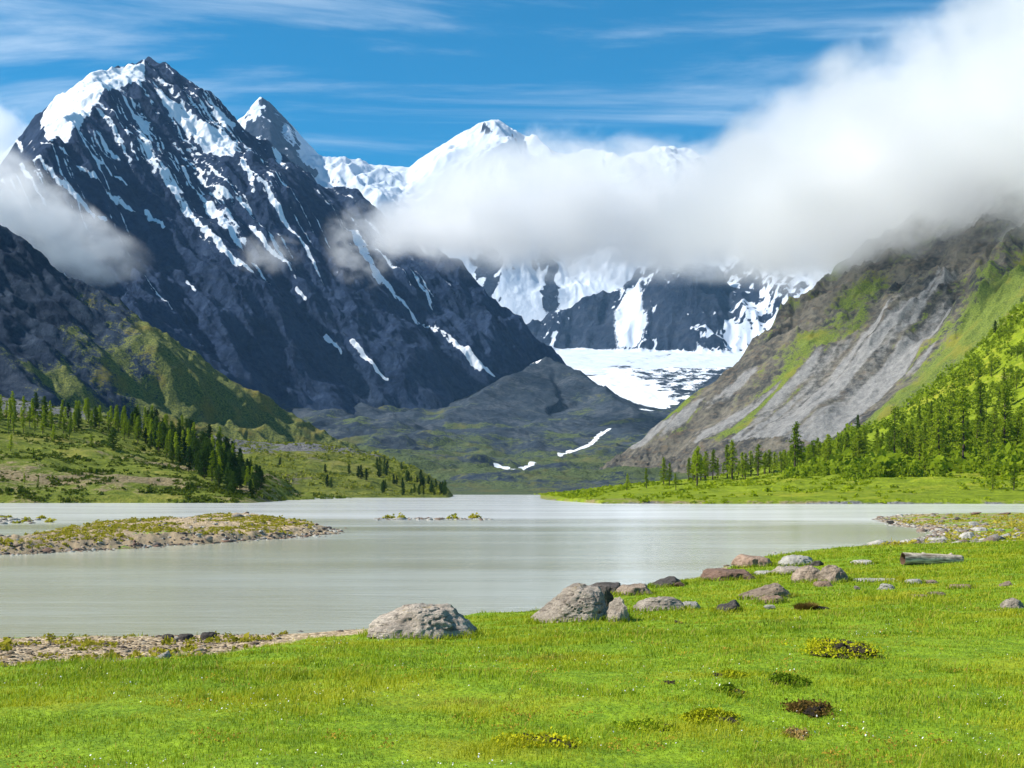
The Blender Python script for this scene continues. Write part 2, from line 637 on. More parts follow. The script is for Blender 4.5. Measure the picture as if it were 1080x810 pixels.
# ------------------------------------------------------------------ right mountain side
def build_right():
    X, Y = sheet(560, 1330, 760, 900, 2350, 700)
    Xw = X + 24 * fbm(X / 210, Y / 210, 4, 203)
    Yw = Y + 24 * fbm(X / 210, Y / 210, 4, 209)
    p1 = 53 + 0.6 * (Xw - 125) + 0.4 * (Yw - 1800)
    yr = np.interp(Xw, [-100, 125, 305, 461, 800, 1500], [1790, 1800, 1834, 1963, 2030, 2060])
    p3 = 53 + 0.6 * (Xw - 125) + 0.4 * (yr - 1800) - 0.8 * (Yw - yr)
    gl, u, v = gullies(X, Y, -0.6, -0.4, (210, 95, 42, 19), (26, 14, 8, 4), 221, 5.0, 0.4)
    up = sstep(p1, 110, 260)
    p1 = p1 - 24 * up
    p3 = p3 - 24
    Z = smin(p1 + (gl[0] + gl[1]) * (0.25 + 0.75 * up), p3 + gl[1], 10)
    Z = Z + (gl[2] + gl[3]) * (0.2 + 0.8 * up) + rid(X / 55, Y / 55, 5, 231, 0.55) * (2.2 + 8 * up)
    # boulders at the foot of the talus
    foot = sstep(p1, 75, 30)
    Z = Z + foot * (np.abs(gn(X / 9, Y / 9, 241)) * 5 + np.abs(gn(X / 4.3, Y / 4.3, 242)) * 2.5)
    S = (X, Y, Z)
    scr = paint(S, X, Y, [
        ([(990, 290), (960, 322), (925, 352), (885, 392), (850, 425), (800, 462), (760, 482)], 22, 46),
        ([(1000, 320), (950, 370), (905, 420), (870, 455), (840, 480)], 16, 40),
        ([(930, 330), (870, 380), (800, 430), (740, 462)], 12, 22),
        ([(790, 395), (720, 440), (660, 462)], 9, 18),
        ([(985, 368), (940, 405), (900, 440)], 10, 10),
    ])
    lines = gn(u / 26, v / 500, 246) + 0.6 * gn(u / 11, v / 260, 247)
    scr = np.clip(scr * (0.88 + 1.25 * lines), 0, 1.2)
    scree = np.maximum(scr * 1.1, 0.16 + 0.30 * gn(u / 30, v / 420, 245)) - 0.08 * up
    band = gn(u / 75, v / 700, 251)
    veg = 0.56 + 0.40 * band + 0.22 * fbm(X / 60, Y / 60, 4, 255) - 0.26 * sstep(p1, 170, 290) - 0.55 * foot + 0.18 * sstep(X, 330, 520) * sstep(Y, 1850, 1500)
    veg = veg - 0.75 * sstep(scr, 0.25, 0.55)
    scree = np.where(foot > 0.5, np.minimum(scree, 0.25), scree)
    m = alpine_mat('sunlit_slope_rock', rock=((0.030, 0.031, 0.032), (0.16, 0.142, 0.108)), veg=((0.065, 0.095, 0.014), (0.16, 0.20, 0.028)),
                   scree=((0.115, 0.114, 0.112), (0.27, 0.262, 0.25)), sc=2.2, bump=5.0)
    terrain('rocky_slope', X, Y, Z, m, {'snow': 0 * X, 'veg': veg, 'scree': scree})
    return S


# ------------------------------------------------------------------ snow wall, glacier and dark buttress at the valley head
def build_head():
    X, Y = sheet(-140, 1240, 1150, 5000, 9700, 760)
    px = 540 + F * X / Y
    sky_py = np.interp(px, [-140, -60, 0, 30, 46, 100, 220, 258, 266, 275, 284, 296, 312, 335, 350, 400, 432, 450, 475, 505, 525, 540, 552, 600, 640, 668, 705, 730, 760, 850, 1000, 1240],
                       [215, 190, 166, 138, 120, 112, 160, 124, 112, 104, 110, 124, 140, 164, 171, 174, 176, 163, 149, 135, 129, 137, 151, 166, 170, 163, 158, 165, 184, 210, 238, 262])
    zs = CAMZ + (HZ - sky_py) / F * 8800
    D = Y
    floor = np.interp(D, [4000, 5000, 6000, 6600, 7200, 9800], [262, 432, 600, 690, 760, 1000])
    s = np.clip((D - 6750) / (8800 - 6750), 0, 1)
    wall = floor + (zs - floor) * (0.55 * s + 0.45 * s ** 0.62)
    behind = zs - 0.9 * (D - 8800)
    W = np.where(D < 8800, wall, behind)
    wx = X + 130 * fbm(X / 700, Y / 700, 4, 303)
    wy = Y + 130 * fbm(X / 700, Y / 700, 4, 307)
    gl, u, v = gullies(wx, wy, 0.15, -1.0, (620, 300, 130, 60), (80, 38, 14, 6), 321, 4.0, 0.3)
    k = sstep(s, 0.02, 0.25) * (1 - 0.88 * sstep(s, 0.82, 1.0))
    W = W + (gl[0] + gl[1]) * k + (gl[2] + gl[3]) * (0.25 + 0.75 * k) * sstep(s, 0.0, 0.12) + rid(X / 300, Y / 300, 5, 331, 0.5) * 26 * k
    W = W + fbm(X / 90, Y / 90, 4, 333) * 7 * sstep(s, 0.0, 0.1)
    # icefall terraces
    W = W + 16 * np.sin(W / 60 + 3 * fbm(X / 260, Y / 260, 3, 335)) * k
    # buttress
    br = np.array([P(500, 345, 6900)[:2], P(535, 336, 6800)[:2], P(575, 322, 6800)[:2], P(612, 316, 6750)[:2], P(650, 300, 6750)[:2], P(690, 287, 6750)[:2],
                   P(740, 286, 6750)[:2], P(776, 300, 6750)[:2], P(800, 335, 6750)[:2]])
    bz = np.array([(HZ - q) / F * d for q, d in zip((372, 356, 342, 334, 308, 287, 286, 300, 345), (6900, 6800, 6800, 6750, 6750, 6750, 6750, 6750, 6750))])
    bd, bs = seg_dist(wx, wy, br)
    side = np.sign(Y - np.interp(X, br[:, 0], br[:, 1]))
    crest = np.interp(bs, np.linspace(0, 1, len(bz)), bz)
    B = crest - np.where(side < 0, 1.15, 0.15) * bd
    ends = np.minimum(X - br[0, 0], br[-1, 0] - X)
    B = B + np.minimum(ends, 0) * 1.0 - np.where(side > 0, sstep(bd, 0, 500) * 150, 0)
    bg_, _, _ = gullies(X, Y, -0.1, -1, (260, 110, 50), (34, 20, 9), 341, 3.0, 0.4)
    B = B + sum(bg_) + rid(X / 120, Y / 120, 4, 345) * 14
    Z = smax(W, B, 16)
    isb = sstep(B - W, -6, 18)
    # right buttress, half hidden behind the right mountain side
    rb = P(872, 290, 6400)
    R = rb[2] + 0.75 * (wx - rb[0]) + 0.55 * (wy - rb[1]) + sum(bg_) * 1.1
    R = np.minimum(R, rb[2] + 260)
    Z2 = smax(Z, R, 14)
    isr = sstep(R - Z, -6, 18)
    Z = Z2
    Z = Z + fbm(X / 120, Y / 120, 4, 347) * 4 * (1 - sstep(s, 0, 0.1))
    gx, gy = slope_of(X, Y, Z)
    sl = np.hypot(gx, gy)
    blot = fbm(X / 240, Y / 240, 4, 351)
    fine = fbm(X / 70, Y / 70, 3, 355)
    snow = 0.98 - 0.42 * sstep(sl, 1.25, 2.3) + 0.16 * blot
    pyr = np.exp(-((px - 285) / 45) ** 2)
    snow = snow - pyr * (0.54 + 0.25 * sstep(gx, 0.0, -0.5) - 0.25 * sstep(sky_py + 18, HZ - F * (Z - CAMZ) / Y, HZ - F * (Z - CAMZ) / Y))
    rib = np.exp(-((px - 580 - 8 * fine) / 10) ** 2) * sstep(s, 0.02, 0.1) * sstep(s, 0.42, 0.25)
    rib = np.maximum(rib, np.exp(-((px - 515 - 8 * fine) / 13) ** 2) * sstep(s, 0.03, 0.08) * sstep(s, 0.32, 0.18))
    rib = np.maximum(rib, 0.8 * np.exp(-((px - 545 - 8 * fine) / 9) ** 2) * sstep(s, 0.2, 0.3) * sstep(s, 0.6, 0.4))
    snow = snow - 0.75 * rib
    snow = np.where(isb > 0, snow * (1 - isb) + isb * (0.30 + 0.34 * blot + 0.30 * fine + 0.26 * fbm(X / 26, Y / 26, 3, 357) - 0.22 * sstep(sl, 0.8, 1.6)), snow)
    snow = np.where(isr > 0, snow * (1 - isr) + isr * (0.56 + 0.36 * blot + 0.3 * fine + 0.26 * fbm(X / 26, Y / 26, 3, 357)), snow)
    S = (X, Y, Z)
    snow = np.maximum(snow, isb * 0.9 * paint(S, X, Y, [([(662, 322), (664, 338), (666, 350)], 70, 80)]))
    # medial moraines on the flat ice
    flat = 1 - sstep(s, 0.0, 0.06)
    med = gn(X / 330 + 0.6 * fbm(X / 500, Y / 500, 3, 361), Y / 420, 362)
    stripe = np.exp(-((px - (716 - 60 * (6300 - Y) / 900 + 14 * fine)) / (22 + 10 * blot)) ** 2) * sstep(Y, 6600, 6100)
    snow = snow - flat * 0.44 * np.clip(stripe * 1.0 + 0.22 * sstep(med, 0.25, 0.6) * sstep(px, 650, 700), 0, 1) * (1 - isb)
    snow = np.clip(snow, 0, 1)
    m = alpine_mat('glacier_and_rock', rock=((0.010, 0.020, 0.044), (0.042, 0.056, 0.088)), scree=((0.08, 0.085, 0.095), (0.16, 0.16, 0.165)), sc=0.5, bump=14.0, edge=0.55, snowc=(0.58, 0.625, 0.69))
    terrain('glacier', X, Y, Z, m, {'snow': snow, 'veg': 0 * X - 1, 'scree': 0.2 + 0 * X})
    return S


# ------------------------------------------------------------------ valley floor with moraine
def build_valley():
    X, Y = sheet(-700, 1780, 1150, 560, 5300, 800)
    px = 540 + F * X / Y
    D = Y
    zf = np.interp(D, [560, 1120, 1200, 1300, 2000, 2600, 3200, 4000, 5000, 5300], [-2, -1.5, 0.4, 2, 38, 98, 172, 262, 428, 478])
    ha = fbm(X / 190, Y / 190, 5, 403)
    zf = zf + sstep(D, 1180, 1700) * (ha * 11 + rid(X / 90, Y / 90, 4, 405) * 5)
    # scrubby hummocks rising to the left of the river
    zf = zf + sstep(D, 1250, 1900) * sstep(px, 590, 420) * (18 + 14 * fbm(X / 160, Y / 160, 3, 407))
    # moraine mound
    cr = [P(*q) for q in ((440, 468, 2750), (485, 434, 3100), (530, 402, 3450), (572, 376, 3750), (606, 391, 3620), (648, 414, 3420), (671, 434, 3200), (690, 448, 3050))]
    A = np.array(cr)
    wx = X + 30 * fbm(X / 200, Y / 200, 3, 413)
    wy = Y + 30 * fbm(X / 200, Y / 200, 3, 417)
    d, s = seg_dist(wx, wy, A[:, :2])
    cz = np.interp(s, np.linspace(0, 1, len(A)), A[:, 2])
    side = wy - np.interp(wx, A[:, 0], A[:, 1])
    mor = cz - np.where(side < 0, 0.30, 0.5) * d + fbm(X / 130, Y / 130, 4, 419) * 5 + fbm(X / 40, Y / 40, 3, 421) * 3
    Z = smax(zf, mor, 45)
    ism = sstep(mor - zf, -5, 15)
    rough = np.abs(gn(X / 14, Y / 14, 431)) * 2.6 + np.abs(gn(X / 6, Y / 6, 432)) * 1.2
    S = (X, Y, Z)
    near_river = np.full(X.shape, 1e6)
    for line in ([(640, 452), (628, 461), (614, 470), (596, 478)], [(560, 490), (542, 494), (530, 491)]):
        near_river = np.minimum(near_river, seg_dist(X, Y, [hit(S, *q) for q in line])[0])
    Z = Z + rough * sstep(D, 1230, 1500) * sstep(near_river, 8, 45)
    Z = Z - 3.0 * (1 - sstep(near_river, 4, 30))
    def dense(a):
        a = np.array(a, float)
        k = np.linspace(0, len(a) - 1, 40)
        return list(zip(np.interp(k, np.arange(len(a)), a[:, 0]), np.interp(k, np.arange(len(a)), a[:, 1])))
    riv = paint(S, X, Y, [(dense([(642, 451), (630, 460), (622, 468), (606, 474), (590, 481)]), 5, 4), (dense([(562, 488), (548, 493), (534, 492), (524, 490)]), 4, 4)])
    snow = np.maximum(0, riv)
    snow = np.maximum(snow, paint(S, X, Y, [([(560, 374), (570, 378), (566, 383)], 7, 4), ([(512, 392), (520, 401), (528, 397)], 8, 4)]))
    lo = np.interp(D, [3150, 4200, 5300], [664, 632, 585])
    hi = np.interp(D, [3150, 4200, 5300], [682, 735, 775])
    tongue = sstep(D, 3050, 3400) * sstep(px, lo - 8, lo + 12) * sstep(px, hi + 8, hi - 12) * (0.90 + 0.3 * fbm(X / 60, Y / 60, 4, 441) - 0.4 * sstep(px - (4000 - D) * 0.05, 690, 730))
    snow = np.maximum(snow, tongue * (1 - ism))
    veg = 0.62 + 0.35 * fbm(X / 130, Y / 130, 4, 451) - 0.30 * sstep(D, 1800, 2900) - 0.12 * ism - sstep(D, 3700, 3900)
    veg = np.where(D < 1280, 1.2, veg)
    scree = 0.34 + 0.3 * fbm(X / 60, Y / 60, 4, 455)
    m = alpine_mat('valley_scrub', rock=((0.013, 0.024, 0.040), (0.042, 0.056, 0.074)), veg=((0.036, 0.056, 0.028), (0.10, 0.125, 0.042)),
                   scree=((0.038, 0.050, 0.066), (0.10, 0.11, 0.12)), sc=1.6, bump=5.0)
    terrain('valley_floor', X, Y, Z, m, {'snow': snow, 'veg': veg, 'scree': scree})
    return S


# ------------------------------------------------------------------ grassy hills by the lake
def hill_left(X, Y):
    c = 150 * (1 - np.exp(-np.clip(-(X + 50 + 0.13 * np.clip(Y - 284, 0, 400)), 0, 400) / 110.0))
    b = np.clip(Y - 284 - 0.06 * (-60 - X), 0, 215)
    z = 0.00165 * c * b + 0.05 * np.clip(Y - 284, 0, 60) * sstep(X, -50, -72)
    z = z - 0.0012 * np.clip(Y - 500, 0, 400) ** 1.5 * 8 * 0.2
    z = z + sstep(z, 0.3, 3) * (fbm(X / 26, Y / 26, 4, 503) * 1.3 + fbm(X / 7, Y / 7, 3, 504) * 0.35)
    edge = sstep(-(X + 50 + 0.13 * np.clip(Y - 284, 0, 400)), -2, 8) * sstep(Y, 282, 292)
    return np.where(edge > 0, z + 0.8 * edge, z) - 2.0 * (1 - edge)


def hill_second(X, Y):
    px = 540 + F * X / Y
    top = np.interp(px, [120, 225, 300, 350, 400, 440, 470, 482], [461, 462, 467, 472, 481, 494, 516, 524])
    zt = CAMZ + (HZ - top) / F * 760
    s = np.clip((Y - 556) / (760 - 556), 0, 1)
    z = zt * (0.25 * s + 0.75 * s ** 1.25) * np.clip(1 - (Y - 760) / 500, 0, 1)
    z = z + sstep(z, 0.2, 3) * (fbm(X / 40, Y / 40, 4, 513) * 2.2 + fbm(X / 9, Y / 9, 3, 514) * 0.5)
    edge = sstep(Y, 550, 562) * sstep(px, 480, 470)
    return z + 0.5 * edge - 1.2 * (1 - edge)


def hill_right(X, Y):
    b = np.clip(Y - 258, 0, 450)
    a = np.clip(X - 12, 0, 300)
    z = 0.045 * np.clip(Y - 262, 0, 110) * sstep(X, 0, 70) + 86 * (a / 250.0) ** 3.0 * (b / 432.0)
    over = np.clip(Y - 690, 0, 900)
    z = z * (1 - 0.92 * sstep(Y, 690, 1000))
    z = z + sstep(z, 0.3, 4) * (fbm(X / 30, Y / 30, 4, 523) * 1.2 + fbm(X / 8, Y / 8, 3, 524) * 0.35)
    px = 540 + F * X / Y
    sh = 264 + 1.5 * fbm(X / 20, Y / 20 + 5, 3, 527)
    tip = np.interp(X, [8, 18, 40], [420, 268, 264])
    edge = sstep(Y, tip + sh - 264 - 2, tip + sh - 264 + 6) * sstep(X, 4, 16)
    return z + 0.55 * edge - 1.2 * (1 - edge)


def build_hills():
    mg = meadow_mat('left_hill_turf', (0.085, 0.115, 0.012), (0.19, 0.22, 0.024), (0.29, 0.245, 0.06), ((0.16, 0.12, 0.06), (0.30, 0.24, 0.13)), sc=1.0, bump=1.6)
    X, Y = sheet(-420, 330, 520, 270, 760, 300)
    Z = hill_left(X, Y)
    bare = 0.28 + 0.35 * fbm(X / 30, Y / 30, 4, 531) + 0.12 * sstep(Z, 12, 3)
    scree = sstep(Z, 26, 32) * 0.45 + 0.15 + 0.2 * fbm(X / 20, Y / 20, 3, 533)
    terrain('hill', X, Y, Z, mg, {'bare': bare, 'scree': scree})
    X, Y = sheet(60, 500, 420, 540, 1250, 260)
    Z = hill_second(X, Y)
    m2 = meadow_mat('second_hill_turf', (0.075, 0.10, 0.016), (0.20, 0.22, 0.03), (0.27, 0.24, 0.06), ((0.10, 0.09, 0.06), (0.20, 0.18, 0.11)), sc=0.6, bump=2.4)
    bare = 0.25 + 0.35 * fbm(X / 45, Y / 45, 4, 541)
    scree = sstep(Z, 19, 27) * 0.45 + 0.18 + 0.2 * fbm(X / 30, Y / 30, 3, 543)
    terrain('hill', X, Y, Z, m2, {'bare': bare, 'scree': scree})
    m3 = meadow_mat('right_hill_turf', (0.12, 0.17, 0.008), (0.25, 0.315, 0.014), (0.33, 0.315, 0.03), ((0.16, 0.12, 0.05), (0.30, 0.25, 0.12)), sc=1.0, bump=1.4)
    X, Y = sheet(570, 1500, 640, 250, 1500, 480)
    Z = hill_right(X, Y)
    bare = 0.16 + 0.3 * fbm(X / 30, Y / 30, 4, 551) + 0.35 * sstep(Z, 1.2, 0.3)
    scree = 0.12 + 0.25 * fbm(X / 25, Y / 25, 3, 553) + 0.3 * sstep(Z, 0.7, 0.2)
    terrain('hill', X, Y, Z, m3, {'bare': bare, 'scree': scree})


# ------------------------------------------------------------------ near meadow, gravel bar, lake
SHORE = [P0(*q)[:2] for q in ((-700, 690), (-60, 678), (60, 677), (160, 676), (240, 673), (300, 671), (390, 667), (430, 662), (500, 650), (560, 647), (600, 640), (640, 626),
                              (690, 617), (725, 613), (745, 606), (775, 596), (800, 590), (850, 582), (900, 579), (940, 576), (972, 570), (990, 564), (975, 558), (940, 553), (922, 547), (960, 543), (1040, 542), (1120, 541.5), (1500, 542))]
LAND = SHORE + [np.array([160.0, 60.0]), np.array([60.0, -20.0]), np.array([-60.0, -20.0]), np.array([-40.0, 18.0])]
BEACH = [P0(*q, z=0.05)[:2] for q in ((-300, 684), (60, 676), (160, 675), (225, 672), (300, 670), (395, 664))] + [P0(*q, z=0.22)[:2] for q in ((392, 672), (320, 678))] + [P0(*q, z=0.34)[:2] for q in ((256, 686), (215, 694), (150, 700), (80, 708), (0, 716), (-300, 740))]
ISLE = [P0(*q)[:2] for q in ((-220, 590), (0, 586), (60, 583), (140, 578), (230, 572), (300, 568), (346, 563), (345, 558), (318, 553), (285, 547), (255, 545), (215, 547), (160, 552), (100, 556), (40, 566), (0, 574), (-220, 578))]


def near_z(X, Y):
    s = sdf(X, Y, LAND)
    s = s + 0.35 * fbm(X / 2.5, Y / 2.5, 3, 603) + 0.15 * fbm(X / 0.8, Y / 0.8, 2, 604)
    far = sstep(Y, 40, 90)
    zi = (0.66 - 0.22 * far) * (1 - np.exp(-np.clip(s, 0, None) / (8.0 + 10 * far))) + 0.07 * sstep(s, 0.0, 0.35)
    zo = -0.10 * np.clip(-s, 0, 25) ** 0.8
    z = np.where(s > 0, zi, zo)
    z = z + sstep(s, 0.3, 3) * (0.05 * fbm(X / 3.2, Y / 3.2, 3, 606) + 0.022 * fbm(X / 0.9, Y / 0.9, 3, 607))
    bh = np.clip(sdf(X, Y, BEACH) / 0.6, 0, 1)
    z = z - 0.06 * bh * sstep(s, 0.2, 1.2)
    return z, s


def ground_mat():
    m, g, out = new_mat('turf_soil_gravel')
    p = g.pos()
    n1 = g.noise(p, 0.55, 5, 0.6)
    n2 = g.noise(p, 4.0, 6, 0.65)
    n3 = g.noise(p, 28.0, 4, 0.7)
    col = g.mix(g.step(n2, 0.36, 0.64), (0.12, 0.21, 0.006), (0.22, 0.33, 0.010))
    col = g.mix(g.math('MULTIPLY', g.step(n1, 0.52, 0.70), 0.6), col, (0.30, 0.31, 0.015))
    bare = g.step(g.math('ADD', g.attr('bare'), g.math('ADD', g.math('MULTIPLY', g.math('SUBTRACT', n2, 0.5), 1.0), g.math('MULTIPLY', g.math('SUBTRACT', n1, 0.5), 0.5))), 0.46, 0.58)
    soil = g.mix(g.step(n3, 0.35, 0.65), (0.20, 0.145, 0.08), (0.42, 0.325, 0.21))
    vr = g.voro(p, 17.0, out='Color')
    vd = g.voro(p, 17.0)
    grav = g.mix(g.step(g.sep(vr)[0], 0.2, 0.9), (0.32, 0.225, 0.12), (0.62, 0.48, 0.31))
    gf = g.step(g.math('ADD', g.attr('gravel'), g.math('ADD', g.math('MULTIPLY', g.math('SUBTRACT', n2, 0.5), 0.7), g.math('MULTIPLY', g.math('SUBTRACT', n1, 0.5), 0.5))), 0.42, 0.60)
    soil = g.mix(gf, soil, g.mix(g.math('MULTIPLY', g.step(vd, 0.45, 0.8), 0.8), grav, (0.14, 0.11, 0.07)))
    col = g.mix(g.math('MAXIMUM', bare, gf), col, soil)
    wet = g.step(g.sep(p)[2], 0.07, 0.0)
    col = g.mix(g.math('MULTIPLY', wet, 0.6), col, (0.10, 0.075, 0.04))
    h = g.math('ADD', g.math('MULTIPLY', n2, 0.6), g.math('ADD', g.math('MULTIPLY', n3, 0.3), g.math('MULTIPLY', g.math('SUBTRACT', 0.6, vd), 0.5)))
    principled(g, out, col, 0.92, g.bump(h, 0.8, 0.04), spec=0.2)
    return m


def build_near():
    X, Y = sheet(-560, 1640, 620, 2.2, 190, 640)
    Z, s = near_z(X, Y)
    bh = np.clip(0.5 + sdf(X, Y, BEACH) / 1.0, 0, 1)
    spit = sstep(Y, 62, 85) * sstep(s, 9, 2.5)
    gravel = np.maximum(bh * 0.85, spit * (0.55 + 0.3 * fbm(X / 5, Y / 5, 3, 611)))
    bare = 0.08 + 0.5 * sstep(s, 1.0, 0.1) + 0.22 * fbm(X / 4, Y / 4, 3, 613) + 0.22 * bh + 0.2 * sstep(Y, 40, 90) + 0.22 * sstep(Y, 62, 85)
    terrain('ground', X, Y, Z, ground_mat(), {'bare': bare, 'gravel': gravel})
    # gravel bar in the lake
    n, mm = 460, 200
    t = np.linspace(-0.70, -0.10, n)
    Dd = np.geomspace(42, 150, mm)
    X = t[None, :] * Dd[:, None]
    Y = np.repeat(Dd[:, None], n, 1)
    si = sdf(X, Y, ISLE) + 0.8 * fbm(X / 5, Y / 5, 3, 621)
    zi = 0.30 * sstep(si, 0.0, 2.0) + 0.16 * sstep(si, 1.5, 12) * (0.6 + 0.5 * fbm(X / 9, Y / 9, 3, 623)) + 0.10 * fbm(X / 2.0, Y / 2.0, 3, 624) * sstep(si, 0, 1)
    zi = zi + sstep(si, 0.1, 0.8) * 0.12 * rid(X / 1.0, Y / 1.0, 3, 625)
    Z = np.where(si > 0, zi, 0.12 * np.clip(si, -12, 0))
    gravel = 0.25 + 0.45 * sstep(Y, 58, 85) + 0.3 * fbm(X / 6, Y / 6, 3, 626)
    bare = 0.80 + 0.30 * fbm(X / 3.5, Y / 3.5, 3, 627)
    terrain('gravel_bar', X, Y, Z, ground_mat(), {'bare': bare, 'gravel': gravel})


def build_lake():
    m, g, out = new_mat('milky_glacier_water')
    p = g.pos()
    warp = g.noise(g.mapping(p, scale=(0.02, 0.05, 1)), 1.0, 4, 0.55)
    streak = g.noise(g.mapping(p, scale=(0.05, 0.55, 1)), 1.0, 5, 0.6)
    fine = g.noise(g.mapping(p, scale=(0.8, 3.2, 1)), 1.0, 4, 0.6)
    mid = g.noise(g.mapping(p, scale=(0.12, 0.5, 1)), 1.0, 3, 0.5)
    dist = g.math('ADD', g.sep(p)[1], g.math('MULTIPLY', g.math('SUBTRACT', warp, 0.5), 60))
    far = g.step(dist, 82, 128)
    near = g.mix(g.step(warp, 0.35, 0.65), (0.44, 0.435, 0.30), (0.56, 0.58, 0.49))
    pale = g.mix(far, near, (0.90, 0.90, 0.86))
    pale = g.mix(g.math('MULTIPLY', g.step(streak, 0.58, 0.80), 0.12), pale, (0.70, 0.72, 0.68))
    foam_glints = g.math('MULTIPLY', g.step(g.noise(g.mapping(p, scale=(0.35, 5.0, 1)), 1.0, 4, 0.6), 0.62, 0.72), g.step(g.noise(g.mapping(p, loc=(9, 4, 0), scale=(0.06, 0.12, 1)), 1.0, 2, 0.5), 0.46, 0.62))  # thin foam lines and white glints, painted into the water colour
    pale = g.mix(g.math('MULTIPLY', foam_glints, 0.55), pale, (0.86, 0.87, 0.84))
    bm = g.bump(g.math('ADD', fine, g.math('MULTIPLY', mid, 2.0)), 0.35, 0.04)
    rough = g.math('ADD', 0.11, g.math('MULTIPLY', g.step(g.math('ADD', g.math('MULTIPLY', streak, 0.35), g.math('MULTIPLY', warp, 0.65)), 0.36, 0.66), 0.05))
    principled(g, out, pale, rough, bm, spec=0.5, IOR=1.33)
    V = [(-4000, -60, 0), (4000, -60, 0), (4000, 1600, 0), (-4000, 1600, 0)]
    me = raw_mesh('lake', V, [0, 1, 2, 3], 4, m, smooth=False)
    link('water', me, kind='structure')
    # bed below everything
    m2, g2, o2 = new_mat('bed_soil')
    n = g2.noise(g2.pos(), 0.05, 6, 0.6)
    principled(g2, o2, g2.mix(n, (0.08, 0.09, 0.05), (0.16, 0.16, 0.11)), 0.95)
    me = raw_mesh('bed', [(-30000, -30000, -4), (30000, -30000, -4), (30000, 30000, -4), (-30000, 30000, -4)], [0, 1, 2, 3], 4, m2, smooth=False)
    link('terrain', me, kind='structure')


PEAK = build_peak()
SPUR = build_spur()
RIGHT = build_right()
HEAD = build_head()
VALLEY = build_valley()
build_hills()
build_near()
build_lake()


# ------------------------------------------------------------------ clouds: closed hulls filled with uneven droplets
def cloud(label, table, D, ry, dens, nscale, amp=1.3, width=0.8, dshift=0.0, step=1.0, seed=0.0, albedo=(1, 1, 1), margin=1.18, flat=1.0, aniso=0.0, ends=0.03):
    px = np.array([r[0] for r in table], float)
    xs = (px - 540) / F * D
    zt = CAMZ + (HZ - np.array([r[1] for r in table], float)) / F * D
    zb = CAMZ + (HZ - np.array([r[2] for r in table], float)) / F * D
    zc, rz = (zt + zb) / 2, (zt - zb) / 2
    rys = ry * np.array([r[3] if len(r) > 3 else 1.0 for r in table])
    x0, x1 = xs[0], xs[-1]
    # hull
    V, Q = [], []
    nseg, nr = 64, 28
    for i in range(nseg + 1):
        u = i / nseg
        x = x0 + (x1 - x0) * u
        a, b, c = np.interp(x, xs, rz), np.interp(x, xs, rys), np.interp(x, xs, zc)
        for k in range(nr):
            th = 2 * math.pi * k / nr
            V.append((x, D + b * margin * math.cos(th), c + a * margin * math.sin(th)))
    for i in range(nseg):
        for k in range(nr):
            a, b = i * nr + k, i * nr + (k + 1) % nr
            Q.append((a, b, b + nr, a + nr))
    me = bpy.data.meshes.new('cloud')
    caps = [tuple(range(nr)), tuple(range(nseg * nr, nseg * nr + nr))[::-1]]
    me.from_pydata(V, [], Q + caps)
    for p in me.polygons:
        p.use_smooth = True
    import bmesh
    bm = bmesh.new(); bm.from_mesh(me); bmesh.ops.recalc_face_normals(bm, faces=bm.faces); bm.to_mesh(me); bm.free()
    m, g, out = new_mat('cloud_droplets')
    p = g.pos()
    X, Y, Z = g.sep(p)[:3]
    fx = g.math('DIVIDE', g.math('SUBTRACT', X, float(x0)), float(x1 - x0), clamp=True)

    def curve(vals, lo, hi):
        nd = g.node('ShaderNodeFloatCurve')
        cm = nd.mapping
        cu = cm.curves[0]
        pts = [(float((a - x0) / (x1 - x0)), float((v - lo) / (hi - lo))) for a, v in zip(xs, vals)]
        cu.points[0].location = pts[0]
        cu.points[1].location = pts[-1]
        for q in pts[1:-1]:
            cu.points.new(*q)
        for q in cu.points:
            q.handle_type = 'AUTO_CLAMPED'
        cm.update()
        g.put(nd.inputs['Value'], fx)
        return g.math('ADD', g.math('MULTIPLY', nd.outputs[0], float(hi - lo)), float(lo))
    C = curve(zc, zc.min() - 1, zc.max() + 1)
    RZ = curve(rz, 0.0, rz.max() + 1)
    RY = curve(rys, 0.0, rys.max() + 1)
    dz = g.math('DIVIDE', g.math('SUBTRACT', Z, C), RZ)
    dy = g.math('DIVIDE', g.math('SUBTRACT', Y, float(D)), RY)
    ex = g.math('MINIMUM', fx, g.math('SUBTRACT', 1.0, fx))
    d = g.math('SUBTRACT', 1.0, g.math('SQRT', g.math('ADD', g.math('MULTIPLY', dz, dz), g.math('MULTIPLY', dy, dy))))
    n = g.noise(g.mapping(p, loc=(seed, seed * 0.7, 3.0 * seed), scale=(1, 1, 1.25)), nscale, 6, 0.58, dist=0.35)
    q = g.math('ADD', d, g.math('MULTIPLY', g.math('SUBTRACT', n, 0.5 - dshift), amp))
    q = g.math('MULTIPLY', g.step(q, 0.0, width), g.step(ex, 0.0, ends))
    q = g.math('MULTIPLY', q, g.step(d, -0.15, 0.12))
    v = g.node('ShaderNodeVolumePrincipled')
    v.inputs['Color'].default_value = (*albedo, 1)
    v.inputs['Anisotropy'].default_value = aniso
    g.put(v.inputs['Density'], g.math('MULTIPLY', q, dens))
    g.l.new(v.outputs[0], out.inputs['Volume'])
    try:
        m.cycles.volume_step_rate = step
    except Exception:
        pass
    me.materials.append(m)
    return link('cloud', me, label, 'cloud')


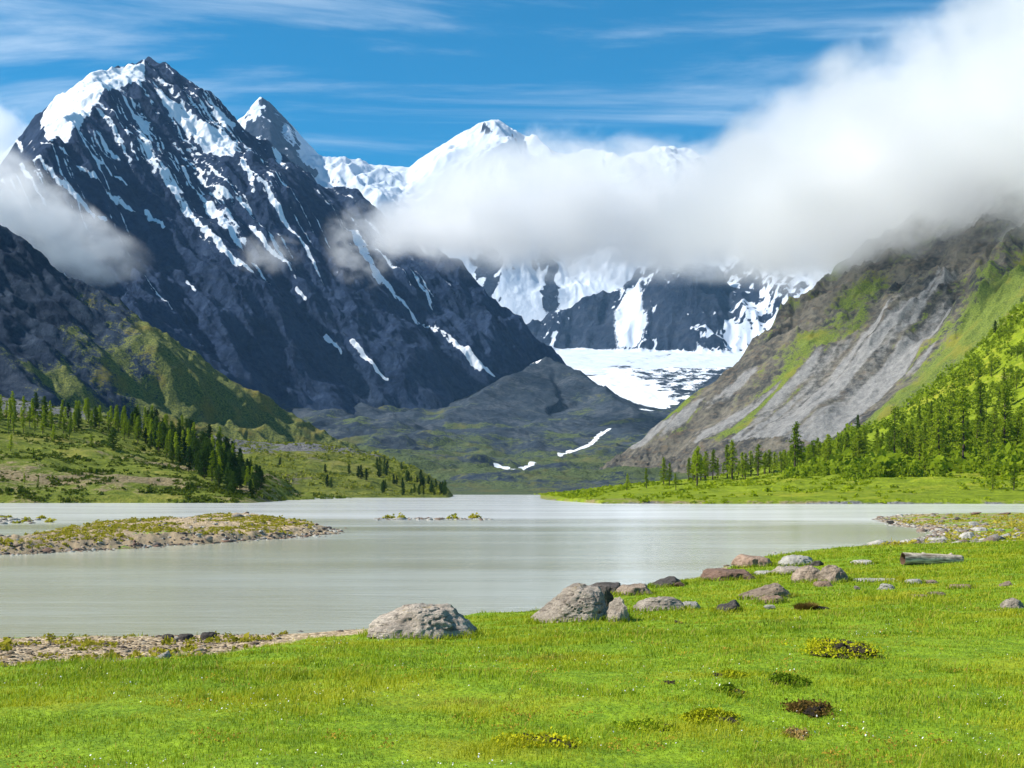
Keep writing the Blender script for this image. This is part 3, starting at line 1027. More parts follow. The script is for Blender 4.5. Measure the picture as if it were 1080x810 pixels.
cloud('long low cloud bank hiding the middle of the snowy wall at the valley head',
      [(380, 235, 262, .3), (405, 218, 270, .4), (440, 192, 278, .5), (480, 166, 286, .6), (520, 152, 290, .7), (570, 148, 292, .8), (620, 152, 291, .8), (680, 162, 290, .8), (720, 162, 289, .85),
       (760, 148, 289, .9), (810, 112, 289, 1), (860, 106, 289, 1), (910, 110, 286, .8), (950, 130, 280, .6), (990, 160, 270, .4)],
      2950, 480, 0.018, 0.0095, amp=3.3, width=1.0, dshift=0.012, ends=0.06, seed=31.0, aniso=0.5)
cloud('tall bright cloud bank rising at right and swallowing the top of the right ridge',
      [(640, 190, 276, .4), (700, 168, 284, .5), (765, 142, 287, .6), (800, 116, 288, .7), (840, 96, 290, .8), (880, 80, 292, 1), (920, 58, 292, 1.2), (960, 46, 291, 1.4), (1000, 44, 290, 1.55), (1030, 44, 288, 1.6),
       (1060, 18, 285, 1.6), (1100, -14, 280, 1.6), (1200, -46, 264, 1.4), (1300, -30, 242, 1), (1400, 0, 225, .9), (1500, 30, 215, .7), (1580, 60, 200, .5)],
      1850, 520, 0.021, 0.0105, amp=3.3, width=1.0, dshift=0.006, ends=0.22, seed=63.0, aniso=0.5)
cloud('white cloud drifting low across the left flank of the dark peak',
      [(-160, 70, 240, .8), (-80, 110, 262, 1), (-20, 150, 272, 1), (20, 162, 286, 1), (50, 180, 296, .9), (80, 204, 300, .8), (110, 228, 298, .7), (135, 244, 297, .6), (162, 262, 290, .4)],
      2600, 200, 0.013, 0.015, amp=4.8, width=1.6, dshift=0.05, ends=0.22, aniso=0.3, seed=77.0)
cloud('small wisp of mist left of the long snow tongue on the dark peak',
      [(335, 240, 262, .4), (350, 222, 288, .8), (368, 212, 302, 1), (388, 212, 304, 1), (410, 225, 296, .8), (430, 245, 280, .4)],
      3480, 110, 0.008, 0.017, ends=0.3, amp=5.0, width=1.3, seed=12.0)
cloud('faint puff of mist in the middle of the dark face',
      [(245, 262, 282, .4), (262, 250, 288, .8), (285, 244, 290, 1), (305, 250, 288, .8), (325, 262, 280, .4)],
      3230, 80, 0.0075, 0.02, ends=0.3, amp=5.0, width=1.3, seed=45.0)
cloud('cloud patch at the left edge behind the peak shoulder',
      [(-120, 90, 190, .8), (-60, 92, 190, 1), (-10, 98, 186, 1), (18, 112, 176, .8), (36, 132, 160, .4)],
      5600, 300, 0.006, 0.006, amp=2.8, width=0.8, seed=5.0)


# ------------------------------------------------------------------ trees
def leaf_mat(name, a, b, trans=0.35, scale=1.2):
    m, g, out = new_mat(name)
    oi = g.node('ShaderNodeObjectInfo')
    rnd = oi.outputs['Random']
    n = g.noise(g.pos(), scale, 3, 0.6)
    f = g.math('ADD', g.math('MULTIPLY', n, 0.8), g.math('MULTIPLY', g.math('SUBTRACT', rnd, 0.5), 0.7))
    col = g.mix(g.step(f, 0.12, 0.72), a, b)
    d = g.node('ShaderNodeBsdfDiffuse')
    t = g.node('ShaderNodeBsdfTranslucent')
    g.put(d.inputs['Color'], col)
    g.put(t.inputs['Color'], col)
    mx = g.node('ShaderNodeMixShader')
    mx.inputs[0].default_value = trans
    g.l.new(d.outputs[0], mx.inputs[1])
    g.l.new(t.outputs[0], mx.inputs[2])
    g.l.new(mx.outputs[0], out.inputs['Surface'])
    return m


def bark_mat(name, a, b):
    m, g, out = new_mat(name)
    n = g.noise(g.mapping(g.pos(), scale=(4, 4, 0.8)), 1.5, 5, 0.6)
    principled(g, out, g.mix(n, a, b), 0.95, g.bump(n, 0.6, 0.05), spec=0.1)
    return m


M_LARCH = leaf_mat('larch_needles', (0.145, 0.215, 0.012), (0.32, 0.40, 0.022), 0.5)
M_CEDAR = leaf_mat('cedar_needles', (0.016, 0.042, 0.012), (0.07, 0.12, 0.020), 0.3)
M_BARK = bark_mat('larch_bark', (0.035, 0.026, 0.020), (0.11, 0.085, 0.065))


def quads(C, size, rng, up=0.0):
    """leaf-sized quads at centres C with random turns"""
    n = len(C)
    a = rng.normal(size=(n, 3))
    a /= np.linalg.norm(a, axis=1)[:, None]
    b = np.cross(a, rng.normal(size=(n, 3)))
    b /= np.linalg.norm(b, axis=1)[:, None]
    s = (size * (0.6 + 0.8 * rng.random(n)))[:, None] if np.ndim(size) == 0 else (size * (0.6 + 0.8 * rng.random(n)))[:, None]
    a, b = a * s, b * s * 0.7
    V = np.stack([C - a, C + b * 0.8, C + a, C - b], 1).reshape(-1, 3)
    return V


def tube(pts, rad, n=6):
    V, Q = [], []
    pts = np.asarray(pts, float)
    for i, (p, r) in enumerate(zip(pts, rad)):
        d = pts[min(i + 1, len(pts) - 1)] - pts[max(i - 1, 0)]
        d = d / (np.linalg.norm(d) + 1e-9)
        ref = np.array([1.0, 0, 0]) if abs(d[0]) < 0.8 else np.array([0, 1.0, 0])
        e1 = np.cross(d, ref)
        e1 /= np.linalg.norm(e1)
        e2 = np.cross(d, e1)
        for k in range(n):
            th = 2 * math.pi * k / n
            V.append(p + r * (math.cos(th) * e1 + math.sin(th) * e2))
    for i in range(len(pts) - 1):
        for k in range(n):
            Q.append((i * n + k, i * n + (k + 1) % n, (i + 1) * n + (k + 1) % n, (i + 1) * n + k))
    return V, Q


def tree_meshes(seed, kind):
    """a conifer of unit height: trunk with boughs, and a crown of needle clumps"""
    rng = np.random.default_rng(seed)
    lean = rng.normal(size=2) * 0.02
    zs = np.linspace(0, 1, 9)
    wob = rng.normal(size=(9, 2)) * 0.004
    pts = [(lean[0] * z + wob[i, 0] * (i > 0), lean[1] * z + wob[i, 1] * (i > 0), z * 0.985 - 0.012 * (i == 0)) for i, z in enumerate(zs)]
    TV, TQ = tube(pts, 0.0145 * (1 - zs) ** 0.8 + 0.0015, 7)
    C, S = [], []
    if kind == 'larch':
        nb, z0, spread = int(rng.integers(78, 100)), rng.uniform(0.13, 0.30), rng.uniform(0.125, 0.165)
    elif kind == 'crooked':
        nb, z0, spread = 46, 0.34, 0.23
    else:
        nb, z0, spread = 74, 0.07, 0.21
    side = rng.uniform(0, 2 * math.pi)
    gap = rng.uniform(0.3, 0.8, 2)
    for i in range(nb):
        z = z0 + (0.985 - z0) * ((i + rng.random()) / nb) ** 0.92
        r = (z - z0) / (1 - z0)
        if kind == 'cedar':
            prof = (1 - r ** 1.9) * (0.55 + 0.45 * min(1, r * 5))
        elif kind == 'crooked':
            prof = (1 - r ** 2.5) * (0.6 + 0.4 * rng.random())
        else:
            prof = (1 - r) ** 0.75 * (0.55 + 0.45 * min(1, r * 3.5)) + 0.06
        th = rng.uniform(0, 2 * math.pi)
        L = spread * prof * rng.uniform(0.55, 1.2) * (1 + 0.18 * math.cos(th - side))
        if kind != 'cedar' and min(abs(r - gap)) < 0.025 and rng.random() < 0.7:
            L *= 0.4
        rise = rng.uniform(-0.35, 0.25) if kind != 'cedar' else rng.uniform(-0.1, 0.55)
        d = np.array([math.cos(th), math.sin(th), rise])
        b0 = np.array([lean[0] * z, lean[1] * z, z])
        if L > 0.035:
            v, q = tube([b0, b0 + d * L * 0.55 + (0, 0, 0.004), b0 + d * L * 0.95], [0.0034 * (1 - 0.6 * r), 0.0022, 0.0008], 3)
            o = len(TV)
            TV += v
            TQ += [tuple(x + o for x in f) for f in q]
        k = int(5 + 150 * L) if kind != 'cedar' else int(8 + 190 * L)
        t = rng.uniform(0.12, 1.0, k) ** 0.8
        j = rng.normal(size=(k, 3)) * np.array([0.016, 0.016, 0.010]) * (1.5 if kind != 'larch' else 1.0)
        c = b0 + d[None, :] * (L * t)[:, None] + j
        c[:, 2] -= 0.05 * L * t ** 2 * 2
        C.append(c)
        S.append(np.full(k, 0.0155 if kind != 'cedar' else 0.019))
    # leader
    c = np.stack([rng.normal(size=14) * 0.006 + lean[0], rng.normal(size=14) * 0.006 + lean[1], rng.uniform(0.92, 1.0, 14)], 1)
    C.append(c)
    S.append(np.full(14, 0.010))
    C = np.concatenate(C)
    V = quads(C, np.concatenate(S), rng)
    crown = raw_mesh('crown', V, np.arange(len(V)), 4, M_CEDAR if kind == 'cedar' else M_LARCH, smooth=False)
    trunk = raw_mesh('trunk', np.array(TV), np.array(TQ), 4, M_BARK)
    return trunk, crown


LARCH = [tree_meshes(100 + i, 'larch') for i in range(7)]
CEDAR = [tree_meshes(200 + i, 'cedar') for i in range(4)]
CROOKED = [tree_meshes(300, 'crooked')]


def far_mesh(tc):
    """trunk and crown in one mesh for trees only a few pixels high"""
    tr, cr = tc
    V, Q, M = [], [], []
    o = 0
    for k, me in enumerate((tr, cr)):
        n = len(me.vertices)
        v = np.empty(n * 3, np.float32)
        me.vertices.foreach_get('co', v)
        q = np.empty(len(me.loops), np.int32)
        me.loops.foreach_get('vertex_index', q)
        V.append(v.reshape(-1, 3))
        Q.append(q + o)
        M.append(np.full(len(q) // 4, k))
        o += n
    return raw_mesh('tree', np.concatenate(V), np.concatenate(Q), 4, [M_BARK, cr.materials[0]], midx=np.concatenate(M), smooth=False)


FAR_LARCH = [far_mesh(t) for t in LARCH[:4]]
FAR_CEDAR = [far_mesh(t) for t in CEDAR]


def plant(name, proto, x, y, z, h, label, group, wide=1.0, cat='tree'):
    rz = random.uniform(0, 6.28)
    sc = (h * wide, h * wide, h)
    if isinstance(proto, tuple):
        o = bpy.data.objects.new(name, None)
        o.empty_display_size = 0.2
        COL.objects.link(o)
        for nm, me in (('trunk', proto[0]), ('crown', proto[1])):
            c = bpy.data.objects.new(nm, me)
            COL.objects.link(c)
            c.parent = o
    else:
        o = bpy.data.objects.new(name, proto)
        COL.objects.link(o)
    o.location = (x, y, z - 0.01 * h)
    o.rotation_euler = (random.gauss(0, 0.02), random.gauss(0, 0.02), rz)
    o.scale = sc
    tag(o, label, cat, group)
    return o


def z_of(fn, x, y):
    return float(fn(np.array([[x]]), np.array([[y]]))[0, 0])


def ground_hit(fn, px, py, D0, D1, n=900):
    """where the ray through a photo pixel meets a hill"""
    D = np.geomspace(D0, D1, n)
    X = (px - 540) / F * D
    Z = fn(X[None, :], D[None, :])[0]
    rows = HZ - F * (Z - CAMZ) / D
    ok = np.nonzero((rows <= py) & (Z > 0.1))[0]
    if not len(ok):
        return None
    i = ok[0]
    return float(X[i]), float(D[i]), float(Z[i])


def larches_right():
    lone = [(661, 517, 18, 'small lone larch farthest left along the right-hand shore'),
            (682, 515, 22, 'small upright larch second along the right-hand shore meadow'),
            (700, 512, 30, 'taller of two close larches left of the dense right-hand stand'),
            (706, 512, 24, 'shorter of two close larches left of the dense right-hand stand'),
            (713, 517, 18, 'little larch low in the meadow just before the pair on the left'),
            (726, 508, 26, 'thin larch standing between the close pair and the dense stand'),
            (735, 514, 44, 'slim tall larch with bare lower trunk at left end of stand'),
            (772, 507, 44, 'slim front larch in the meadow ahead of the left stand'),
            (786, 506, 28, 'low bushy larch at the front foot of left stand'),
            (838, 502, 58, 'full bright larch standing ahead of the middle of the stand')]
    for px, py, hp, lab in lone:
        q = ground_hit(hill_right, px, py, 262, 700)
        if q:
            plant('larch_tree', random.choice(LARCH), *q, hp / F * q[1], lab, 'larches on the right-hand meadow', 1.35)
    q = ground_hit(hill_right, 943, 494, 262, 700)
    plant('larch_tree', CROOKED[0], *q, 66 / F * q[1], 'broad dark larch with thick bare trunk standing before the right stand', 'larches on the right-hand meadow', 1.2)
    extra = [(1016, 499, 92, 'tallest thin larch with long bare trunk on the right meadow'), (976, 501, 34, 'short bushy larch on the meadow right of the broad dark one'),
             (991, 489, 66, 'pale larch between the broad dark tree and tallest larch'), (1033, 473, 74, 'dark larch with bare trunk just right of the tallest larch'),
             (1001, 476, 60, 'dark narrow larch just left of the tallest larch'), (1060, 482, 78, 'tall pale larch near the right edge of the stand'),
             (1047, 516, 22, 'thin bare sapling low on the meadow near right edge'), (1069, 517, 30, 'thin sapling at the right edge of the meadow'),
             (1042, 498, 26, 'small bushy larch between the tallest larch and right edge')]
    for px, py, hp, lab in extra:
        q = ground_hit(hill_right, px, py, 262, 700)
        if q:
            plant('larch_tree', random.choice(LARCH), *q, hp / F * q[1], lab, 'larches on the right-hand meadow', 1.2 if hp > 50 else 1.25)
    fpx = [728, 760, 800, 860, 940, 1000, 1110]
    fl = [508, 505, 502, 497, 491, 487, 482]
    tl = [505, 501, 497, 486, 458, 418, 338]
    done = []
    n = 0
    tries = 0
    while n < 168 and tries < 4000:
        tries += 1
        px = 728 + (1108 - 728) * random.random() ** 1.12
        a, b = np.interp(px, fpx, fl), np.interp(px, fpx, tl)
        w = random.random() ** 1.75
        py = a + (b - a) * w
        q = ground_hit(hill_right, px, py, 262, 900, 500)
        if not q:
            continue
        if any((q[0] - u) ** 2 + (q[1] - v) ** 2 < (2.4 if w < 0.5 else 5) ** 2 for u, v in done):
            continue
        done.append(q[:2])
        front = 1 - w
        hp = np.interp(px, [728, 780, 840, 900, 960, 1020, 1108], [27, 34, 44, 54, 58, 62, 62])
        h = hp / F * np.interp(px, [728, 800, 860, 940, 1020, 1108], [430, 400, 370, 320, 300, 290]) * random.uniform(0.72, 1.12)
        h *= np.interp(w, [0, 0.4, 1.0], [1.06, 0.92, 0.60])
        if w < 0.35:
            lab, grp = 'green larch in the crowded front rows of the right-hand stand', 'larches in the front rows of the right stand'
        elif w < 0.7:
            lab, grp = 'green larch half hidden in the middle rows of right-hand stand', 'larches in the middle rows of the right stand'
        else:
            lab, grp = 'small larch scattered up the green slope behind the right stand', 'larches up the slope behind the right stand'
        plant('larch_tree', random.choice(LARCH), *q, h, lab, grp, random.uniform(1.2, 1.65))
        n += 1
    # dark cedars higher up
    for px, py, hp in ((928, 424, 20), (1003, 372, 16), (1010, 370, 14), (1019, 368, 18), (1030, 366, 14), (940, 420, 16), (905, 455, 18), (962, 398, 16), (1050, 352, 14)):
        q = ground_hit(hill_right, px, py, 300, 1100)
        if q:
            plant('cedar_tree', random.choice(CEDAR), *q, hp / F * q[1], 'dark round cedar among small larches high on the right slope', 'cedars high on the right slope', 1.1)


def trees_left():
    n = 0
    done = []
    lone = [(57, 467, 20, 'slim larch standing clear on the open left hillside'), (40, 515, 12, 'stunted tree low on the left hill casting a long shadow'),
            (26, 511, 12, 'little stunted tree near the left foot of the hill'), (96, 471, 14, 'small round tree alone in the middle of left hill'),
            (73, 462, 20, 'pale larch below the belt on the left hill'), (35, 484, 12, 'small dark bush-like tree at the left of the open hill'),
            (11, 476, 18, 'slender larch near the left edge below the belt')]
    for px, py, hp, lab in lone:
        q = ground_hit(hill_left, px, py, 285, 700)
        if q:
            plant('larch_tree', random.choice(FAR_LARCH), *q, hp / F * q[1], lab, 'lone trees on the left hill', 1.3)
    q = ground_hit(hill_left, 119, 475, 285, 700)
    if q:
        plant('cedar_tree', CEDAR[0], *q, 25 / F * q[1], 'dark round cedar standing apart on the left hill', 'cedars on the left hill', 1.3)
    bx = [-60, 0, 60, 110, 150, 200, 240, 275]
    lo = [466, 462, 458, 456, 470, 500, 522, 526]
    hi = [428, 434, 440, 446, 450, 468, 486, 505]
    tries = 0
    while n < 215 and tries < 5000:
        tries += 1
        px = -50 + 325 * random.random()
        w = random.random()
        py = np.interp(px, bx, lo) + (np.interp(px, bx, hi) - np.interp(px, bx, lo)) * w
        if px < 130 and random.random() < 0.15:
            continue
        q = ground_hit(hill_left, px, py, 286, 720, 500)
        if not q:
            continue
        gap = 4.0 if px < 120 else 3.0
        if any((q[0] - u) ** 2 + (q[1] - v) ** 2 < gap ** 2 for u, v in done):
            continue
        done.append(q[:2])
        dark = random.random() < np.interp(px, [100, 150, 190, 275], [0.10, 0.35, 0.60, 0.80])
        hp = (np.interp(px, [-50, 60, 150, 200, 240, 275], [26, 24, 27, 30, 30, 18])) * random.uniform(0.65, 1.12)
        if dark:
            plant('cedar_tree', random.choice(FAR_CEDAR), *q, hp / F * q[1], 'dark cedar crowded in the grove running down to the left shore', 'cedars in the left grove', 1.15)
        elif px < 120:
            plant('larch_tree', random.choice(FAR_LARCH), *q, hp / F * q[1], 'bright green larch in the belt along the top of left hill', 'larches in the left hilltop belt', 1.15)
        else:
            plant('larch_tree', random.choice(FAR_LARCH), *q, hp / F * q[1], 'green larch among dark cedars in the left shore grove', 'larches in the left grove', 1.15)
        n += 1
    # second hill
    spots = [(343, 500, 11), (345, 514, 14), (368, 500, 11), (378, 504, 13), (381, 505, 15), (386, 507, 13), (229, 500, 14), (237, 497, 12), (246, 499, 10), (295, 492, 9), (349, 515, 12)]
    for px, py, hp in spots:
        q = ground_hit(hill_second, px, py, 556, 900)
        if q:
            plant('cedar_tree', random.choice(FAR_CEDAR), *q, hp / F * q[1], 'tiny dark tree scattered on the second hill beyond the grove', 'trees scattered on the second hill', 1.1)
    for i in range(46):
        px = random.uniform(396, 471)
        top = np.interp(px, [400, 440, 470], [489, 499, 519])
        py = random.uniform(top, 523)
        q = ground_hit(hill_second, px, py, 556, 900)
        if q:
            plant('cedar_tree', random.choice(FAR_CEDAR), *q, random.uniform(7, 14) / F * q[1], 'tiny dark tree in the far grove ending the second hill', 'trees in the far grove by the lake', 1.1)


def clumps(fn, pts, size, nq, rng, mat, label, name='shrubs', tall=0.7):
    """low scrub that nobody could count, one mesh"""
    C, S = [], []
    X = np.array([p[0] for p in pts])
    Y = np.array([p[1] for p in pts])
    Z = fn(X[None, :], Y[None, :])[0]
    sz = size * np.exp(rng.normal(size=len(pts)) * 0.35)
    for k in range(nq):
        o = rng.normal(size=(len(pts), 3))
        o /= np.linalg.norm(o, axis=1)[:, None]
        o[:, 2] = np.abs(o[:, 2]) * tall
        c = np.stack([X, Y, Z], 1) + o * sz[:, None] * rng.uniform(0.4, 1.0, len(pts))[:, None]
        C.append(c)
        S.append(sz * 0.36)
    C = np.concatenate(C)
    V = quads(C, np.concatenate(S), rng)
    me = raw_mesh(name, V, np.arange(len(V)), 4, mat, smooth=False)
    return link(name, me, label, 'shrubs', kind='stuff')


def shrubs():
    rng = np.random.default_rng(55)
    ma = leaf_mat('scrub_leaves_bright', (0.12, 0.17, 0.008), (0.28, 0.35, 0.014), 0.35, 0.12)
    mb = leaf_mat('scrub_leaves_olive', (0.085, 0.115, 0.014), (0.22, 0.24, 0.030), 0.3, 0.08)
    pts = []
    while len(pts) < 5200:
        D = 262 + 640 * rng.random() ** 1.5
        X = rng.uniform(14, 0.42 * D)
        d = gn(X / 22, D / 22, 71)
        if rng.random() < (0.35 + 1.2 * d) * (0.22 if D < 330 else 1.0):
            pts.append((X, D))
    clumps(hill_right, pts, 0.75, 13, rng, ma, 'bright low scrub over the right-hand meadow', tall=0.6)
    pts = []
    while len(pts) < 2700:
        D = 350 + 400 * rng.random()
        X = rng.uniform(0.20 * D, 0.42 * D)
        if rng.random() < 0.30 + 1.3 * gn(X / 30, D / 30, 77):
            pts.append((X, D))
    clumps(hill_right, pts, 1.45, 30, rng, M_LARCH, 'young larch scrub up the slope behind the right-hand stand', 'young_larch_scrub', 2.3)
    pts = []
    while len(pts) < 3800:
        D = 287 + 300 * rng.random() ** 1.2
        X = rng.uniform(-0.48 * D, -58)
        if rng.random() < 0.4 + 1.2 * gn(X / 18, D / 18, 72):
            pts.append((X, D))
    clumps(hill_left, pts, 0.8, 12, rng, mb, 'olive scrub over the left hill', tall=0.6)
    pts = []
    while len(pts) < 3000:
        D = 562 + 330 * rng.random()
        px = rng.uniform(90, 470)
        X = (px - 540) / F * D
        if rng.random() < 0.45 + 1.2 * gn(X / 30, D / 30, 73):
            pts.append((X, D))
    clumps(hill_second, pts, 1.3, 9, rng, mb, 'olive scrub over the second hill', tall=0.8)


larches_right()
trees_left()
shrubs()


# ------------------------------------------------------------------ rocks, log and hummocks on the near shore
import bmesh
from mathutils import noise as mnoise


def near_h(X, Y):
    return near_z(np.asarray(X, float), np.asarray(Y, float))[0]


def near_hit(px, py, D0=5.0, D1=150.0):
    D = np.geomspace(D0, D1, 1500)
    X = (px - 540) / F * D
    Z = np.maximum(near_h(X[None, :], D[None, :])[0], 0.0)
    rows = HZ - F * (Z - CAMZ) / D
    i = int(np.nonzero(rows <= py)[0][0])
    return float(X[i]), float(D[i]), float(Z[i])


def rock_mat(name, a, b, lichen=None, dark=(0.03, 0.028, 0.026), sc=1.0):
    m, g, out = new_mat(name)
    tcn = g.node('ShaderNodeTexCoord').outputs['Object']
    n1 = g.noise(tcn, 2.2 * sc, 7, 0.62)
    n2 = g.noise(tcn, 11.0 * sc, 6, 0.7)
    n3 = g.noise(tcn, 60.0 * sc, 4, 0.7)
    oi = g.node('ShaderNodeObjectInfo').outputs['Random']
    col = g.mix(g.step(g.math('ADD', g.math('MULTIPLY', n1, 0.5), g.math('MULTIPLY', n2, 0.5)), 0.36, 0.64), a, b)
    col = g.mix(g.math('MULTIPLY', g.step(n3, 0.48, 0.68), 0.7), col, dark)
    col = g.mix(g.math('MULTIPLY', g.step(n2, 0.55, 0.68), 0.8), col, dark)
    n6 = g.noise(g.mapping(tcn, rot=(0.3, 0.25, 0), scale=(1, 1, 4.5)), 3.2 * sc, 6, 0.65)
    col = g.mix(g.math('MULTIPLY', g.step(n6, 0.54, 0.66), 0.75), col, tuple(0.35 * c for c in a))
    if lichen:
        n4 = g.noise(g.mapping(tcn, loc=(5, 8, 2)), 5.0 * sc, 5, 0.65)
        col = g.mix(g.math('MULTIPLY', g.step(n4, 0.60, 0.68), 0.7), col, lichen)
    v = g.math('ADD', 0.85, g.math('MULTIPLY', oi, 0.3))
    col = g.mix(1.0, col, g.comb(v, v, v), 'MULTIPLY')
    h = g.math('ADD', g.math('MULTIPLY', n2, 0.7), g.math('MULTIPLY', n3, 0.3))
    principled(g, out, col, 0.9, g.bump(h, 1.0, 0.06), spec=0.2)
    return m


R_GREY = rock_mat('grey_granite', (0.26, 0.21, 0.165), (0.64, 0.54, 0.43), (0.34, 0.25, 0.10))
R_RED = rock_mat('red_brown_stone', (0.13, 0.075, 0.05), (0.29, 0.18, 0.13), (0.30, 0.27, 0.20))
R_ORANGE = rock_mat('orange_stone', (0.32, 0.20, 0.13), (0.52, 0.37, 0.27))
R_WHITE = rock_mat('pale_stone', (0.38, 0.35, 0.30), (0.62, 0.58, 0.51), dark=(0.15, 0.13, 0.11))
R_DARK = rock_mat('dark_slate', (0.055, 0.047, 0.042), (0.17, 0.145, 0.125), (0.16, 0.15, 0.08))
R_BROWN = rock_mat('brown_stone', (0.22, 0.16, 0.11), (0.50, 0.385, 0.29))


def rock_mesh(seed, planes=None, round_=0.35, sub=4, rough=1.0, cracks=1.0):
    """a boulder of unit size: a clipped, weathered lump, -0.5..0.5 wide and 0..1 high before its foot is sunk"""
    rng = np.random.default_rng(seed)
    bm = bmesh.new()
    bmesh.ops.create_icosphere(bm, subdivisions=sub, radius=1.0)
    co = np.array([v.co[:] for v in bm.verts])
    if planes is None:
        k = 12
        N = rng.normal(size=(k, 3))
        N[:, 2] = N[:, 2] * 0.8 + 0.15
        N /= np.linalg.norm(N, axis=1)[:, None]
        d = rng.uniform(0.52, 1.0, k)
    else:
        N = np.array([p[:3] for p in planes], float)
        N /= np.linalg.norm(N, axis=1)[:, None]
        d = np.array([p[3] for p in planes], float)
    dots = np.maximum(co @ N.T, 1e-3)
    r = d[None, :] / dots
    p = 9.0 / max(round_, 0.05) * 0.35
    rr = (np.sum(r ** -p, axis=1)) ** (-1.0 / p)
    rr = np.minimum(rr, 1.7)
    for i, v in enumerate(bm.verts):
        c = Vector(co[i]) * rr[i]
        o = Vector((seed * 3.1, seed * 1.7, seed * 0.9))
        n = mnoise.fractal(c * 1.6 + o, 0.9, 2.1, 5) * 0.12 * rough
        n += mnoise.fractal(c * 6.0 + o, 0.8, 2.2, 4) * 0.055 * rough
        ck = abs(mnoise.noise(Vector((c.x * 1.5, c.y * 1.5, c.z * 3.2)) + o * 0.5))
        n -= max(0.0, 0.07 - ck) * 1.3 * cracks
        v.co = c * (1 + n)
    co = np.array([v.co[:] for v in bm.verts])
    lo, hi = co.min(0), co.max(0)
    for v in bm.verts:
        v.co = Vector(((v.co.x - (lo[0] + hi[0]) / 2) / (hi[0] - lo[0]), (v.co.y - (lo[1] + hi[1]) / 2) / (hi[1] - lo[1]), (v.co.z - lo[2]) / (hi[2] - lo[2])))
    me = bpy.data.meshes.new('rock')
    bm.to_mesh(me)
    bm.free()
    for p_ in me.polygons:
        p_.use_smooth = False
    return me


ROCKS = []


def rock(px, py, w, h, mat, seed, label, name='rock', planes=None, round_=0.35, depth=0.75, tilt=0.0, yaw=0.0, sub=4, rough=1.0, sink=0.22, group=None, cat='rock', cracks=1.0):
    rough = rough * 1.35
    x, y, z = near_hit(px, py)
    W, H = w / F * y, h / F * y
    Dp = W * depth
    me = rock_mesh(seed, planes, round_, sub, rough, cracks)
    me.materials.append(mat)
    o = link(name, me, label, cat, group)
    o.scale = (W, Dp, H / (1 - sink))
    yc = y + Dp * 0.38
    zc = float(near_h([[x]], [[yc]])[0, 0])
    o.location = (x, yc, max(min(z, zc), -0.05) - sink * H / (1 - sink))
    o.rotation_euler = (0, math.radians(tilt), math.radians(yaw))
    ROCKS.append((x, yc, W, Dp))
    return o


dome = [(-0.50, -0.22, 0.85, 0.60), (0.62, -0.25, 0.76, 0.64), (0.05, 0.0, 1, 0.54), (-0.15, -0.80, 0.60, 0.66), (0.5, -0.7, 0.5, 0.72), (0.0, 0.9, 0.45, 0.7), (-1, 0, 0.05, 1.15), (1, 0, 0.1, 1.05), (0, 0, -1, 0.4), (0.2, -0.45, 0.9, 0.58)]
wedge = [(-0.76, -0.25, 0.60, 0.52), (0.05, -0.2, 1, 0.74), (0.97, -0.10, 0.22, 0.60), (0.6, -0.8, 0.15, 0.72), (-0.25, -0.92, 0.38, 0.58), (0, 1, 0.3, 0.7), (-1, 0, -0.2, 1.15), (0, 0, -1, 0.45), (0.45, -0.35, 0.85, 0.74)]
slab = [(0, -0.1, 1, 0.30), (-0.5, -0.3, 0.8, 0.55), (0.6, -0.2, 0.75, 0.6), (0, -1, 0.25, 0.8), (0, 1, 0.2, 0.8), (-1, -0.2, 0.1, 1.1), (1, 0.1, 0.2, 1.0), (0, 0, -1, 0.3), (-0.7, -0.7, 0.2, 0.95)]
shark = [(-0.42, -0.2, 0.9, 0.42), (0.75, -0.25, 0.6, 0.62), (0.1, -1, 0.25, 0.7), (0, 1, 0.2, 0.8), (-1, 0, 0.0, 1.2), (0, 0, -1, 0.3), (1, 0, 0, 0.9)]


